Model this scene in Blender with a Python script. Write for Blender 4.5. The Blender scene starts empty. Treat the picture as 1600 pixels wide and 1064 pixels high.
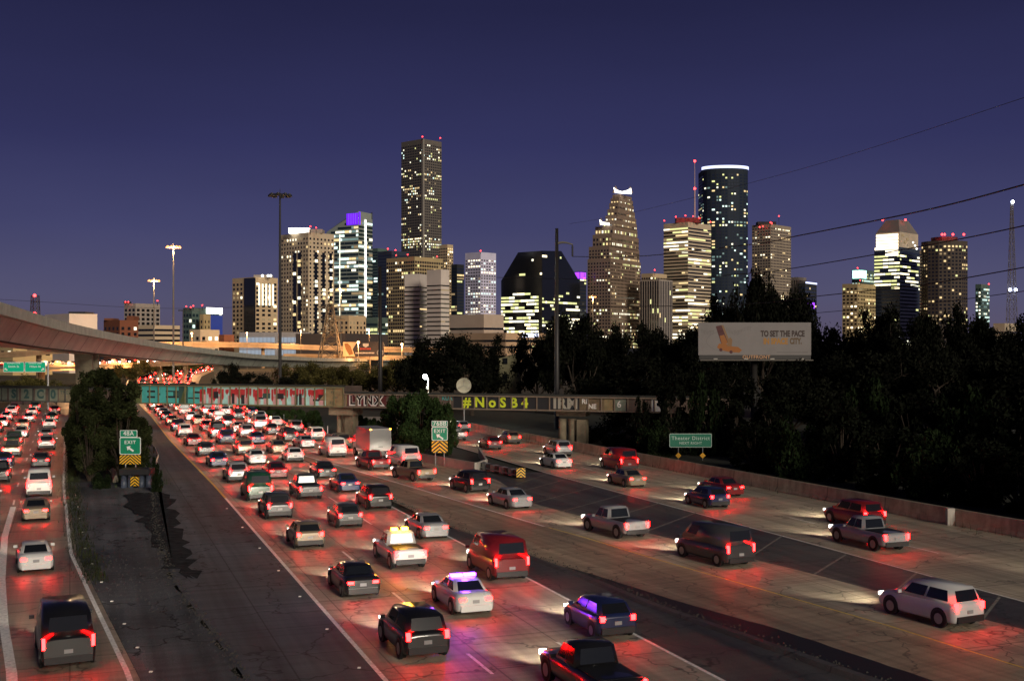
import bpy, bmesh, math, random
from mathutils import Vector, Matrix
R = math.radians
rnd = random.Random(7)
C = bpy.context.scene.collection
scene = bpy.context.scene

# ------------------------------------------------------------------ camera, sky, light, exposure
F, HY, CH, W0 = 1800.0, 540.0, 12.3, 800.0      # focal length in photo pixels, horizon row, camera height
cam = bpy.data.cameras.new("camera"); cam_o = bpy.data.objects.new("camera", cam); C.objects.link(cam_o)
cam.sensor_width = 36; cam.lens = 36 * F / 1600; cam.clip_end = 20000; cam.clip_start = 0.5
cam.shift_y = (HY - 532) / 1600
cam_o.location = (0, 0, CH); cam_o.rotation_euler = (R(90), 0, 0)
scene.camera = cam_o
SUN_EL, SUN_AZ = 19, 150     # azimuth the light comes from, clockwise from +Y
world = bpy.data.worlds.new("World"); scene.world = world; world.use_nodes = True
wn = world.node_tree; wn.nodes.clear()
def wnode(t, **k):
    n = wn.nodes.new(t)
    for a, b in k.items(): setattr(n, a, b)
    return n
sky = wnode('ShaderNodeTexSky', sky_type='NISHITA', sun_disc=False, sun_elevation=R(-3), sun_rotation=R(SUN_AZ))
sky.ozone_density = 4
tc = wnode('ShaderNodeTexCoord'); sp = wnode('ShaderNodeSeparateXYZ'); rp = wnode('ShaderNodeValToRGB')
wn.links.new(tc.outputs['Generated'], sp.inputs[0]); wn.links.new(sp.outputs['Z'], rp.inputs[0])
e = rp.color_ramp.elements
e[0].position = 0.0; e[0].color = (.105, .085, .135, 1)
e[1].position = 1.0; e[1].color = (.008, .009, .024, 1)
for p, c in ((.04, (.086, .083, .158, 1)), (.10, (.053, .055, .140, 1)), (.17, (.031, .033, .105, 1)), (.28, (.0165, .0175, .058, 1)), (.5, (.010, .011, .034, 1))):
    x = rp.color_ramp.elements.new(p); x.color = c
bg1 = wnode('ShaderNodeBackground'); bg2 = wnode('ShaderNodeBackground'); ad = wnode('ShaderNodeAddShader'); wo = wnode('ShaderNodeOutputWorld')
nz = wnode('ShaderNodeTexNoise'); nz.inputs['Scale'].default_value = 2.2; nz.inputs['Detail'].default_value = 4; mpz = wnode('ShaderNodeMapping'); mpz.inputs['Scale'].default_value = (1, 1, 4)
wn.links.new(tc.outputs['Generated'], mpz.inputs[0]); wn.links.new(mpz.outputs[0], nz.inputs[0]); mrz = wnode('ShaderNodeMapRange'); mrz.inputs[1].default_value = .3; mrz.inputs[2].default_value = .7; mrz.inputs[3].default_value = .93; mrz.inputs[4].default_value = 1.08
wn.links.new(nz.outputs['Fac'], mrz.inputs[0]); vz = wnode('ShaderNodeVectorMath', operation='SCALE'); wn.links.new(rp.outputs[0], vz.inputs[0]); wn.links.new(mrz.outputs[0], vz.inputs['Scale']); wn.links.new(vz.outputs[0], bg1.inputs[0]); bg1.inputs[1].default_value = 1.0
wn.links.new(sky.outputs[0], bg2.inputs[0]); bg2.inputs[1].default_value = 0.05
wn.links.new(bg1.outputs[0], ad.inputs[0]); wn.links.new(bg2.outputs[0], ad.inputs[1]); wn.links.new(ad.outputs[0], wo.inputs[0])
sun = bpy.data.lights.new("sun", 'SUN'); sun.energy = 2.0; sun.angle = R(14); sun.specular_factor = 0.06; sun.color = (1, .88, .72)  # night scene: warm light added in place of city glow
sun_o = bpy.data.objects.new("sun", sun); C.objects.link(sun_o)
_v = Vector((math.sin(R(SUN_AZ)) * math.cos(R(SUN_EL)), math.cos(R(SUN_AZ)) * math.cos(R(SUN_EL)), math.sin(R(SUN_EL))))
sun_o.rotation_euler = _v.to_track_quat('Z', 'Y').to_euler(); sun_o.location = (0, -50, 80)
vs = scene.view_settings; vs.view_transform = 'Standard'; vs.look = 'None'; vs.gamma = 1; vs.exposure = 0; vs.use_curve_mapping = False
scene.cycles.use_denoising = True; scene.cycles.max_bounces = 5; scene.cycles.diffuse_bounces = 2
scene.cycles.sample_clamp_indirect = 3; scene.cycles.use_light_tree = True; scene.cycles.transparent_max_bounces = 6

# ------------------------------------------------------------------ helpers
def P(px, py, d): return Vector(((px - W0) * d / F, d, CH + (HY - py) * d / F))
def GX(px, d): return (px - W0) * d / F
def gd(py, z=0.0): return F * (CH - z) / (py - HY)
def G(px, py, z=0.0):
    d = gd(py, z); return Vector((GX(px, d), d, z))
def interp(tab, x):
    if x <= tab[0][0]:
        a, b = tab[0], tab[1]
    elif x >= tab[-1][0]:
        a, b = tab[-2], tab[-1]
    else:
        for a, b in zip(tab, tab[1:]):
            if a[0] <= x <= b[0]: break
    return a[1] + (b[1] - a[1]) * (x - a[0]) / (b[0] - a[0])

def tag(o, label=None, cat=None, group=None, kind=None):
    if label: o['label'] = label
    if cat: o['category'] = cat
    if group: o['group'] = group
    if kind: o['kind'] = kind
    return o
def empty(name, loc=(0, 0, 0), rz=0, label=None, cat=None, group=None):
    o = bpy.data.objects.new(name, None); C.objects.link(o); o.location = loc; o.rotation_euler = (0, 0, rz)
    o.empty_display_size = .3
    return tag(o, label, cat, group)
class MB:
    def __init__(s): s.v = []; s.f = []; s.m = []; s.sm = False
    def face(s, pts, m=0):
        n = len(s.v); s.v += [tuple(p) for p in pts]; s.f.append(tuple(range(n, n + len(pts)))); s.m.append(m)
    def grid(s, rows, m=0, closed=False):      # rows: list of equally long rings
        n = len(s.v); k = len(rows[0])
        for r in rows: s.v += [tuple(p) for p in r]
        for i in range(len(rows) - 1):
            for j in range(k if closed else k - 1):
                a = n + i * k + j; b = n + i * k + (j + 1) % k
                s.f.append((a, b, b + k, a + k)); s.m.append(m)
    def box(s, cx, cy, cz, sx, sy, sz, rz=0, m=0):
        c, q = math.cos(rz), math.sin(rz); n = len(s.v)
        for z in (-.5, .5):
            for x, y in ((-.5, -.5), (.5, -.5), (.5, .5), (-.5, .5)):
                X, Y = x * sx, y * sy
                s.v.append((cx + X * c - Y * q, cy + X * q + Y * c, cz + z * sz))
        for f in ((3, 2, 1, 0), (4, 5, 6, 7), (0, 1, 5, 4), (1, 2, 6, 5), (2, 3, 7, 6), (3, 0, 4, 7)):
            s.f.append(tuple(n + i for i in f)); s.m.append(m)
    def tube(s, pts, rad, seg=8, m=0, cap=True):
        rows = []
        pts = [Vector(p) for p in pts]
        for i, p in enumerate(pts):
            t = (pts[min(i + 1, len(pts) - 1)] - pts[max(i - 1, 0)]).normalized()
            u = t.cross(Vector((0, 0, 1)))
            if u.length < 1e-3: u = Vector((1, 0, 0))
            u.normalize(); w = u.cross(t).normalized()
            r = rad[i] if isinstance(rad, (list, tuple)) else rad
            rows.append([p + u * r * math.cos(2 * math.pi * k / seg) + w * r * math.sin(2 * math.pi * k / seg) for k in range(seg)])
        n = len(s.v); s.grid(rows, m, True)
        if cap:
            s.f.append(tuple(n + k for k in range(seg))); s.m.append(m)
            s.f.append(tuple(n + (len(rows) - 1) * seg + k for k in reversed(range(seg)))); s.m.append(m)
    def prism(s, poly, z0, z1, m=0, mtop=None):
        n = len(s.v); k = len(poly)
        zt = z1 if isinstance(z1, (list, tuple)) else [z1] * k
        s.v += [(p[0], p[1], z0) for p in poly] + [(p[0], p[1], zt[i]) for i, p in enumerate(poly)]
        for i in range(k):
            s.f.append((n + i, n + (i + 1) % k, n + k + (i + 1) % k, n + k + i)); s.m.append(m)
        s.f.append(tuple(n + k + i for i in range(k))); s.m.append(m if mtop is None else mtop)
        s.f.append(tuple(n + i for i in reversed(range(k)))); s.m.append(m)
    def build(s, name, mats, parent=None, smooth=False):
        me = bpy.data.meshes.new(name); me.from_pydata(s.v, [], s.f)
        if not isinstance(mats, (list, tuple)): mats = [mats]
        for m in mats: me.materials.append(m)
        if len(mats) > 1: me.polygons.foreach_set('material_index', s.m)
        if smooth: me.polygons.foreach_set('use_smooth', [True] * len(s.f))
        me.update()
        o = bpy.data.objects.new(name, me); C.objects.link(o)
        if parent: o.parent = parent
        return o
def copy_tree(o, parent=None, skip=()):
    c = o.copy(); C.objects.link(c); c.parent = parent
    for ch in list(o.children):
        if ch.name.split('.')[0] not in skip: copy_tree(ch, c, skip)
    return c
_fc = {}
def text_mesh(txt, size, mat, name, parent, mtx, offset=0.0, ext=0.004, ax='CENTER', space=1.0, fit=None):
    cu = bpy.data.curves.new(name, 'FONT'); cu.body = txt; cu.size = size; cu.offset = offset * size; cu.extrude = ext
    cu.align_x = ax; cu.align_y = 'CENTER'; cu.space_character = space; cu.resolution_u = 3
    to = bpy.data.objects.new(name + "_tmp", cu); C.objects.link(to)
    dg = bpy.context.evaluated_depsgraph_get()
    me = bpy.data.meshes.new_from_object(to.evaluated_get(dg)); me.name = name
    bpy.data.objects.remove(to); bpy.data.curves.remove(cu)
    me.materials.clear(); me.materials.append(mat)
    if fit:
        xs = [v.co.x for v in me.vertices]; me.transform(Matrix.Translation((0, 0, 0)) @ Matrix.Diagonal((fit / (max(xs) - min(xs)), 1, 1, 1)))
    me.transform(mtx)
    o = bpy.data.objects.new(name, me); C.objects.link(o)
    if parent: o.parent = parent
    return o
def face_mtx(x, y, z, yaw=0.0):       # text lies in XY; stand it up facing -Y, then turn
    return Matrix.Translation((x, y, z)) @ Matrix.Rotation(yaw, 4, 'Z') @ Matrix.Rotation(R(90), 4, 'X')
ORD = ['first', 'second', 'third', 'fourth', 'fifth', 'sixth', 'seventh', 'eighth', 'ninth', 'tenth', 'eleventh', 'twelfth', 'thirteenth',
       'fourteenth', 'fifteenth', 'sixteenth', 'seventeenth', 'eighteenth', 'nineteenth', 'twentieth']
TENS = {2: 'twenty', 3: 'thirty', 4: 'forty', 5: 'fifty', 6: 'sixty', 7: 'seventy'}
def ordw(i):
    if i < 20: return ORD[i]
    n = i + 1
    return TENS[n // 10][:-1] + 'ieth' if n % 10 == 0 else TENS[n // 10] + '-' + ORD[n % 10 - 1]

# ------------------------------------------------------------------ materials
def mat(name, col, rough=.7, metal=0, emit=None, es=0, spec=.5, noise=0, nscale=1, bump=0, bscale=8, samp=True, coat=0):
    m = bpy.data.materials.new(name); m.use_nodes = True; nt = m.node_tree; b = nt.nodes['Principled BSDF']
    b.inputs['Base Color'].default_value = (*col, 1); b.inputs['Roughness'].default_value = rough; b.inputs['Metallic'].default_value = metal
    b.inputs['Specular IOR Level'].default_value = spec; b.inputs['Coat Weight'].default_value = coat
    if emit: b.inputs['Emission Color'].default_value = (*emit, 1); b.inputs['Emission Strength'].default_value = es
    tcn = None
    if noise or bump:
        tcn = nt.nodes.new('ShaderNodeTexCoord')
    if noise:
        n = nt.nodes.new('ShaderNodeTexNoise'); n.inputs['Scale'].default_value = nscale; n.inputs['Detail'].default_value = 6; n.inputs['Roughness'].default_value = .65
        nt.links.new(tcn.outputs['Object'], n.inputs['Vector'])
        mr = nt.nodes.new('ShaderNodeMapRange'); mr.inputs[1].default_value = .3; mr.inputs[2].default_value = .7; mr.inputs[3].default_value = 1 - noise; mr.inputs[4].default_value = 1 + noise
        nt.links.new(n.outputs['Fac'], mr.inputs[0])
        mx = nt.nodes.new('ShaderNodeVectorMath'); mx.operation = 'SCALE'; mx.inputs[0].default_value = col
        nt.links.new(mr.outputs[0], mx.inputs['Scale']); nt.links.new(mx.outputs[0], b.inputs['Base Color'])
    if bump:
        n2 = nt.nodes.new('ShaderNodeTexNoise'); n2.inputs['Scale'].default_value = bscale; n2.inputs['Detail'].default_value = 5
        nt.links.new(tcn.outputs['Object'], n2.inputs['Vector'])
        bp = nt.nodes.new('ShaderNodeBump'); bp.inputs['Strength'].default_value = bump; bp.inputs['Distance'].default_value = .05
        nt.links.new(n2.outputs['Fac'], bp.inputs['Height']); nt.links.new(bp.outputs[0], b.inputs['Normal'])
    if not samp: m.cycles.emission_sampling = 'NONE'
    return m
def pavement(name, c1, c2, heading, rough=.6, joints=True, crack=.6, jspace=4.6, spots=.5):
    """worn road surface: streaks along the direction of travel, patches, grit, transverse joints, tar cracks"""
    m = bpy.data.materials.new(name); m.use_nodes = True; nt = m.node_tree; b = nt.nodes['Principled BSDF']; L = nt.links.new
    N = nt.nodes.new
    tcn = N('ShaderNodeTexCoord'); mp = N('ShaderNodeMapping'); mp.inputs['Rotation'].default_value = (0, 0, R(heading)); L(tcn.outputs['Object'], mp.inputs[0])
    def noise(sc, det=5, sx=1, sy=1, src=None, ro=.6):
        s = N('ShaderNodeMapping'); s.inputs['Scale'].default_value = (sx, sy, 1); L(mp.outputs[0], s.inputs[0])
        n = N('ShaderNodeTexNoise'); n.inputs['Scale'].default_value = sc; n.inputs['Detail'].default_value = det; n.inputs['Roughness'].default_value = ro; L(s.outputs[0], n.inputs[0]); return n.outputs['Fac']
    def rng(v, a, b_, c, d):
        r = N('ShaderNodeMapRange'); r.inputs[1].default_value = a; r.inputs[2].default_value = b_; r.inputs[3].default_value = c; r.inputs[4].default_value = d; L(v, r.inputs[0]); return r.outputs[0]
    def mul(a, b_):
        x = N('ShaderNodeMath'); x.operation = 'MULTIPLY'; L(a, x.inputs[0])
        if isinstance(b_, float): x.inputs[1].default_value = b_
        else: L(b_, x.inputs[1])
        return x.outputs[0]
    big = noise(.08, 6); streak = noise(1.0, 4, 1.1, .03); grit = noise(22, 3, ro=.8); trans = noise(1.0, 4, .05, 2.2)
    mix = N('ShaderNodeMix'); mix.data_type = 'RGBA'; L(rng(big, .35, .65, 0, 1), mix.inputs['Factor']); mix.inputs['A'].default_value = (*c1, 1); mix.inputs['B'].default_value = (*c2, 1)
    f = mul(rng(streak, .3, .7, .62, 1.35), rng(grit, .3, .7, 1 - .35 * spots, 1 + .45 * spots)); f = mul(f, rng(trans, .3, .7, .8, 1.2))
    if joints:
        sx = N('ShaderNodeSeparateXYZ'); L(mp.outputs[0], sx.inputs[0])
        def lines(out, space, w):
            d = N('ShaderNodeMath'); d.operation = 'PINGPONG'; d.inputs[1].default_value = space / 2; L(out, d.inputs[0])
            return rng(d.outputs[0], w, w * 2.2, .45, 1)
        f = mul(f, lines(sx.outputs['Y'], jspace, .03)); f = mul(f, lines(sx.outputs['X'], 3.66, .02))
    if crack:
        v = N('ShaderNodeTexVoronoi'); v.feature = 'DISTANCE_TO_EDGE'; v.inputs['Scale'].default_value = .16
        wv = N('ShaderNodeVectorMath'); wv.operation = 'ADD'; L(mp.outputs[0], wv.inputs[0])
        nn = N('ShaderNodeTexNoise'); nn.inputs['Scale'].default_value = .9; L(mp.outputs[0], nn.inputs[0])
        sc = N('ShaderNodeVectorMath'); sc.operation = 'SCALE'; sc.inputs['Scale'].default_value = 2.2; L(nn.outputs['Color'], sc.inputs[0]); L(sc.outputs[0], wv.inputs[1]); L(wv.outputs[0], v.inputs[0])
        f = mul(f, rng(v.outputs['Distance'], .004, .012, 1 - crack, 1))
    out = N('ShaderNodeVectorMath'); out.operation = 'SCALE'; L(mix.outputs['Result'], out.inputs[0]); L(f, out.inputs['Scale']); L(out.outputs[0], b.inputs['Base Color'])
    L(rng(big, .3, .7, rough - .1, rough + .15), b.inputs['Roughness'])
    bp = N('ShaderNodeBump'); bp.inputs['Strength'].default_value = .35; bp.inputs['Distance'].default_value = .03
    ad_ = N('ShaderNodeMath'); ad_.operation = 'ADD'; L(grit, ad_.inputs[0]); L(noise(.6, 4), ad_.inputs[1]); L(ad_.outputs[0], bp.inputs['Height']); L(bp.outputs[0], b.inputs['Normal'])
    return m
HB = 20.2
M_lane = pavement('worn_concrete_lanes', (.30, .26, .20), (.38, .325, .245), -HB, .46)
M_exit = pavement('exit_road_concrete', (.22, .185, .14), (.29, .24, .18), -21, .46)
M_ramp = pavement('ramp_concrete', (.32, .275, .20), (.40, .335, .24), -21.5, .52)
M_shld = pavement('shoulder_concrete', (.060, .066, .074), (.105, .115, .130), -HB, .7, crack=.7)
M_brown = pavement('brown_shoulder', (.24, .185, .125), (.38, .295, .20), -26, .62, joints=False, crack=.5, spots=1)
M_gore = pavement('dark_asphalt', (.042, .041, .040), (.10, .092, .080), -HB, .55, joints=False, crack=.6, spots=1.3)
M_isle = pavement('island_asphalt', (.030, .033, .037), (.125, .130, .136), -HB, .78, joints=False, crack=.9, spots=1.7)
M_far = pavement('far_lanes_mast_tint', (.36, .28, .18), (.44, .34, .22), -12, .4, crack=0)  # lane colour lightened and warmed to carry the orange mast light
M_dirt = mat('verge_soil', (.018, .02, .012), .95, noise=.6, nscale=.5, bump=.6, bscale=3)
M_conc = mat('barrier_concrete', (.37, .33, .235), .8, noise=.25, nscale=1.3, bump=.3)
def streaky(m, space):
    nt = m.node_tree; b = nt.nodes['Principled BSDF']; src = b.inputs['Base Color'].links[0].from_socket; N = nt.nodes.new; L = nt.links.new
    t = N('ShaderNodeTexCoord'); mp = N('ShaderNodeMapping'); mp.inputs['Scale'].default_value = (1.6, 1.6, .12); n = N('ShaderNodeTexNoise'); n.inputs['Scale'].default_value = 1; n.inputs['Detail'].default_value = 4
    L(t.outputs['Object'], mp.inputs[0]); L(mp.outputs[0], n.inputs[0]); a = N('ShaderNodeMapRange'); a.inputs[1].default_value = .35; a.inputs[2].default_value = .6; a.inputs[3].default_value = .82; a.inputs[4].default_value = 1.08; L(n.outputs['Fac'], a.inputs[0])
    sx = N('ShaderNodeSeparateXYZ'); L(t.outputs['Object'], sx.inputs[0]); pp = N('ShaderNodeMath'); pp.operation = 'PINGPONG'; pp.inputs[1].default_value = space / 2; L(sx.outputs['Y'], pp.inputs[0])
    c = N('ShaderNodeMapRange'); c.inputs[1].default_value = .03; c.inputs[2].default_value = .09; c.inputs[3].default_value = .5; c.inputs[4].default_value = 1; L(pp.outputs[0], c.inputs[0])
    mu = N('ShaderNodeMath'); mu.operation = 'MULTIPLY'; L(a.outputs[0], mu.inputs[0]); L(c.outputs[0], mu.inputs[1]); v = N('ShaderNodeVectorMath'); v.operation = 'SCALE'; L(src, v.inputs[0]); L(mu.outputs[0], v.inputs['Scale']); L(v.outputs[0], b.inputs['Base Color'])
streaky(M_conc, 6.1)
M_concl = mat('pale_concrete', (.42, .39, .34), .8, noise=.2, nscale=1.1, bump=.3)
M_pier = mat('pier_concrete', (.20, .165, .11), .85, noise=.35, nscale=.9, bump=.3)
M_steel = mat('flyover_girder', (.50, .52, .42), .6, noise=.22, nscale=.25)
M_par = mat('flyover_parapet', (.44, .44, .36), .75, noise=.22, nscale=.6)
M_seam = mat('dark_seam', (.03, .03, .025), .8)
M_white = mat('road_paint_white', (.85, .83, .78), .6, noise=.35, nscale=6)
M_yell = mat('road_paint_yellow', (.75, .55, .12), .6, noise=.35, nscale=6)
M_ditch_shade = mat('dark_fill', (.012, .012, .012), .6)  # near-black, stands in for shade in the ditch
M_black = mat('black_rubber', (.012, .012, .013), .55)
M_galv = mat('galvanised_steel', (.30, .30, .30), .45, .6)
M_dpole = mat('dark_pole', (.035, .032, .03), .5)
M_lpole = mat('weathered_pole', (.16, .14, .115), .6)
M_sgreen = mat('sign_green', (.0, .26, .135), .4)
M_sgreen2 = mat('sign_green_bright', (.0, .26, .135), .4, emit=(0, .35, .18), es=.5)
M_swhite = mat('sign_white', (.80, .84, .80), .4)
M_syel = mat('sign_yellow', (.85, .50, .02), .4)
M_sora = mat('sign_amber', (.80, .40, .03), .4)
M_sblk = mat('sign_black', (.01, .01, .01), .5)
M_bark = mat('bark', (.045, .032, .022), .9, noise=.3, nscale=3)
def leafmat(name, c, v=.5):
    m = mat(name, c, .75, spec=.06); nt = m.node_tree; b = nt.nodes['Principled BSDF']
    g = nt.nodes.new('ShaderNodeNewGeometry'); mr = nt.nodes.new('ShaderNodeMapRange'); mr.inputs[3].default_value = 1 - v; mr.inputs[4].default_value = 1 + v
    nt.links.new(g.outputs['Random Per Island'], mr.inputs[0])
    n = nt.nodes.new('ShaderNodeTexNoise'); n.inputs['Scale'].default_value = .6; tcn = nt.nodes.new('ShaderNodeTexCoord'); nt.links.new(tcn.outputs['Object'], n.inputs[0])
    m2 = nt.nodes.new('ShaderNodeMapRange'); m2.inputs[1].default_value = .35; m2.inputs[2].default_value = .65; m2.inputs[3].default_value = .6; m2.inputs[4].default_value = 1.5; nt.links.new(n.outputs['Fac'], m2.inputs[0])
    mu = nt.nodes.new('ShaderNodeMath'); mu.operation = 'MULTIPLY'; nt.links.new(mr.outputs[0], mu.inputs[0]); nt.links.new(m2.outputs[0], mu.inputs[1])
    vm = nt.nodes.new('ShaderNodeVectorMath'); vm.operation = 'SCALE'; vm.inputs[0].default_value = c; nt.links.new(mu.outputs[0], vm.inputs['Scale']); nt.links.new(vm.outputs[0], b.inputs['Base Color'])
    return m
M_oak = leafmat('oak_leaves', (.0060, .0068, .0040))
M_jun = leafmat('juniper_needles', (.020, .025, .009))
M_bush = leafmat('shrub_leaves', (.026, .045, .014))
M_thick = leafmat('thicket_leaves', (.0060, .0078, .0040))
M_ivy = leafmat('ivy_leaves', (.05, .075, .02))
def em(name, c, s, samp=False): return mat(name, (.02, .02, .02), .5, emit=c, es=s, samp=samp)
# window lights; the white one also makes floodlit roof parts glow
WL = {'warm': em('window_warm', (1, .72, .34), 1.2), 'warmb': em('window_warm_bright', (1, .84, .52), 3.0), 'yel': em('window_yellow_green', (.95, .95, .40), 1.1),
      'pale': em('window_pale', (1, .95, .72), 1.7), 'cool': em('window_cool', (.75, 1, .92), 1.6), 'dim': em('window_dim', (1, .70, .36), .33), 'dimc': em('window_dim_cool', (.55, .85, .8), .32),
      'white': em('floodlit_white', (1, .97, .88), 3.5)}
WLK = list(WL)
M_glass_d = mat('dark_glass', (.008, .010, .014), .12, spec=.6)
M_glass_b = mat('blue_glass', (.020, .030, .055), .15, spec=.7)
M_glass_g = mat('green_glass', (.012, .030, .034), .15, spec=.7)
M_red = em('aviation_red', (1, .03, .03), 12)
M_crown = em('crown_strip', (.60, .66, 1), 2.0)
M_purple = em('purple_panel', (.13, .01, .80), 1.6)
M_violet = em('violet_light', (.35, .05, 1), 2.0)
M_cyan = em('roof_cyan', (.45, 1, .85), 3.5)
M_bluew = em('blue_white_light', (.6, .7, 1), 25)

# ------------------------------------------------------------------ ground and roads
def sheet(name, poly, z, m, kind='structure'):
    mb = MB(); mb.face([(x, y, z) for x, y in poly]); o = mb.build(name, m); tag(o, kind=kind); return o
def ribbon(name, Lp, Rp, z, m, ds, kind='structure', zf=None):
    mb = MB(); rows = []
    for d in ds:
        a, b = interp(Lp, d), interp(Rp, d)
        rows.append([(a, d, z), (b, d, z)])
    mb.grid(rows); o = mb.build(name, m); tag(o, kind=kind); return o
mb = MB(); S = 9000
mb.grid([[(x, y, -.15) for x in (-S, -300, 0, 300, S)] for y in (-400, 0, 150, 400, 1000, 3000, S)])
tag(mb.build('ground', M_dirt), kind='structure')
AR = [(22, -6.2), (42.25, -13.6), (56.3, -20.2), (68.3, -25.8), (100.6, -38.8), (158, -61.0), (240.6, -92.5), (330, -127)]
AL = [(22, -26), (42, -33), (68, -43.5), (100, -55), (138, -66), (184, -82), (240, -105), (330, -141)]
AW = [(30, -13.4), (42.25, -18.3), (51, -22.5), (60.7, -26.9), (74.5, -32.8), (87.9, -38.06)]
BL = [(20, 3.5), (42.25, -4.7), (100.6, -26.0), (151, -45.0), (200.4, -62.8), (245, -79.5), (300, -98.5), (382, -125), (460, -146), (540, -163), (651, -180), (763, -192), (900, -200)]
BR = [(20, 16.1), (42.25, 7.9), (52.7, 4.0), (138, -27.6), (139, -27.8)]
CRF = [(139, -17.8), (153.7, -24.0), (166.5, -29.5), (180, -35.2), (238, -58.5), (300, -80), (382, -104), (460, -124), (540, -141), (651, -158), (763, -170), (900, -178)]
CL = [(25, 29.3), (43.8, 19.5), (50.9, 16.3), (56, 13.6), (67.7, 7.5), (73.8, 4.6), (78.8, 1.9), (98.4, -7.9), (138, -27.9)]
CR = [(25, 35.2), (40, 27.8), (51.9, 21.2), (62, 16.3), (71.4, 11.3), (80.8, 6.15), (90, 1.6), (105, -1.2), (113.5, -4.2), (124.4, -11.2), (139, -17.8)]
DL = [(20, 39.5), (34, 33), (56.5, 24.1), (67.9, 19.9), (74.5, 17.4), (84.8, 13.4), (95.4, 9.3), (110.7, 3.5), (148, -9.5), (200, -28)]
DW = [(20, 57), (73.6, 32.7), (78.2, 30.6), (92.2, 24.6), (142, 3.9), (172, -8.4), (200, -20)]
RG = [(22, 23.5), (45.9, 11.5), (51.5, 8.6), (54.7, 6.9), (62, 3.86), (79, -4.6), (104, -14.6), (138, -27.7)]
fr = lambda a, b, s: [a + (b - a) * i / s for i in range(s + 1)]
ribbon('exit_road', AL, AR, .0, M_exit, fr(22, 330, 60))
ribbon('main_road', BL, BR, .0, M_lane, fr(20, 138, 30))
ribbon('main_road_far', BL, CRF, .0, M_lane, fr(139, 290, 30))
ribbon('curving_road', BL, CRF, .0, M_far, fr(290, 900, 60))
sheet('merge_pavement', [(interp(BL, 138), 138), (-27.6, 138), (-17.6, 138), (interp(CRF, 139), 139), (interp(BL, 139), 139)], .0, M_lane)
ribbon('slip_road', CL, CR, .0, M_ramp, fr(25, 138, 60))
ribbon('ramp_road', DL, DW, .0, M_ramp, fr(20, 200, 60))
ribbon('brown_shoulder', RG, CL, .0, M_brown, fr(22, 138, 60))
ribbon('painted_gore', CR, DL, .0, M_gore, fr(20, 112, 40))
# dark shoulder of the main road, with the low kerb ridge and, flat beyond it, the ditch's shade painted black
mb = MB(); rows = []
for d in fr(20, 137.5, 90):
    a, b = interp(BR, d), interp(RG, d)
    k = max(0, min(1, (70 - d) / 25)); w = .9 * max(.05, k)
    if b - 1.2 < a: continue
    hw = rnd.uniform(-.05, .05)
    rows.append([(a, d, -.004), (b - .7, d, -.02), (b - .45 + hw, d, .10 * k + .03), (b - .1 + hw, d, .12 * k + .03), (b + .02, d, .0)])
mb.grid(rows); tag(mb.build('main_shoulder', M_gore), kind='structure')
mb = MB(); rows = []
for d in fr(20, 64, 60):
    b = interp(RG, d); k = max(0, min(1, (64 - d) / 14)); w = .15 + 2.0 * k + rnd.uniform(-.06, .06) * k
    rows.append([(b + .05, d, .012), (b + .05 + w * .5, d, .006 + .002 * k), (b + .05 + w, d, .004 + .006)])
mb.grid(rows); tag(mb.build('ditch_shade_strip', M_ditch_shade), kind='structure')  # flat strip, ditch shade painted in its colour
# left island between exit road and main road: rough asphalt with a dip
ISL = [(20, -4.5), (42.25, -12.8), (56.3, -19.4), (68.3, -25.0), (100.6, -38.0)]
ISR = [(20, -.5), (42, -9.6), (52, -14.0), (60, -17.6), (72, -22.0), (85, -26.4), (100, -31.0), (120, -38.5)]
mb = MB(); rows = []
for d in fr(20, 104, 110):
    a, b = interp(AR, d) + .02, interp(ISR, d) + rnd.uniform(-.12, .12) + .25 * math.sin(d * 1.7)
    rows.append([(a + (b - a) * t, d, .0 - .11 * math.sin(math.pi * t) ** 1.5 * (.7 + .3 * math.sin(d * .21 + t * 3)) + (rnd.uniform(-.012, .012) if 0 < t < 1 else 0)) for t in [i / 14 for i in range(15)]])
mb.grid(rows); tag(mb.build('island_pavement', M_isle), kind='structure')
ribbon('left_shoulder', ISR, BL, .0, M_shld, fr(20, 139, 50))
ribbon('left_shoulder_far', [(139, -45.5), (200, -66), (300, -101), (382, -127.5), (540, -165.5), (763, -195)], BL, .0, M_shld, fr(139, 760, 70))
q5 = random.Random(15); edge = [(190, 772), (212, 768), (236, 770), (256, 767), (266, 782), (276, 803), (284, 828), (292, 852), (297, 876), (305, 902), (288, 900), (270, 886), (255, 878), (244, 856), (234, 832), (222, 812), (205, 795)]
pts5 = []
for a, b in zip(edge, edge[1:] + edge[:1]):
    for k in range(4): t = k / 4; g5 = G(a[0] + (b[0] - a[0]) * t, a[1] + (b[1] - a[1]) * t); pts5.append((g5.x + q5.uniform(-.4, .4), g5.y + q5.uniform(-.8, .8)))
sheet('ditch_shade_patch', pts5, .016, mat('ditch_shade_grey', (.034, .036, .038), .95, spec=.05, noise=.6, nscale=1.5, bump=.6, bscale=3))  # flat dark sheet painted for the shade of a sunken ditch
mb = MB()
for k in range(2200):
    d = q5.uniform(24, 103); t = q5.random() ** (1.6 if k % 2 else .6); a, b = interp(AR, d), interp(ISR, d); x = a + (b - a) * t; sz = q5.uniform(.015, .05); zz = -.085 * math.sin(math.pi * t) ** 1.5 - .005
    mb.face([(x - sz, d, zz), (x + sz * .3, d - sz, zz), (x + sz, d + sz * .4, zz), (x, d, zz + sz * 1.3)]); mb.face([(x - sz, d, zz), (x + sz * .3, d - sz, zz), (x, d, zz + sz * 1.4)])
tag(mb.build('gravel', mat('gravel_stone', (.085, .083, .08), .9)), kind='stuff')
mb = MB()
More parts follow.
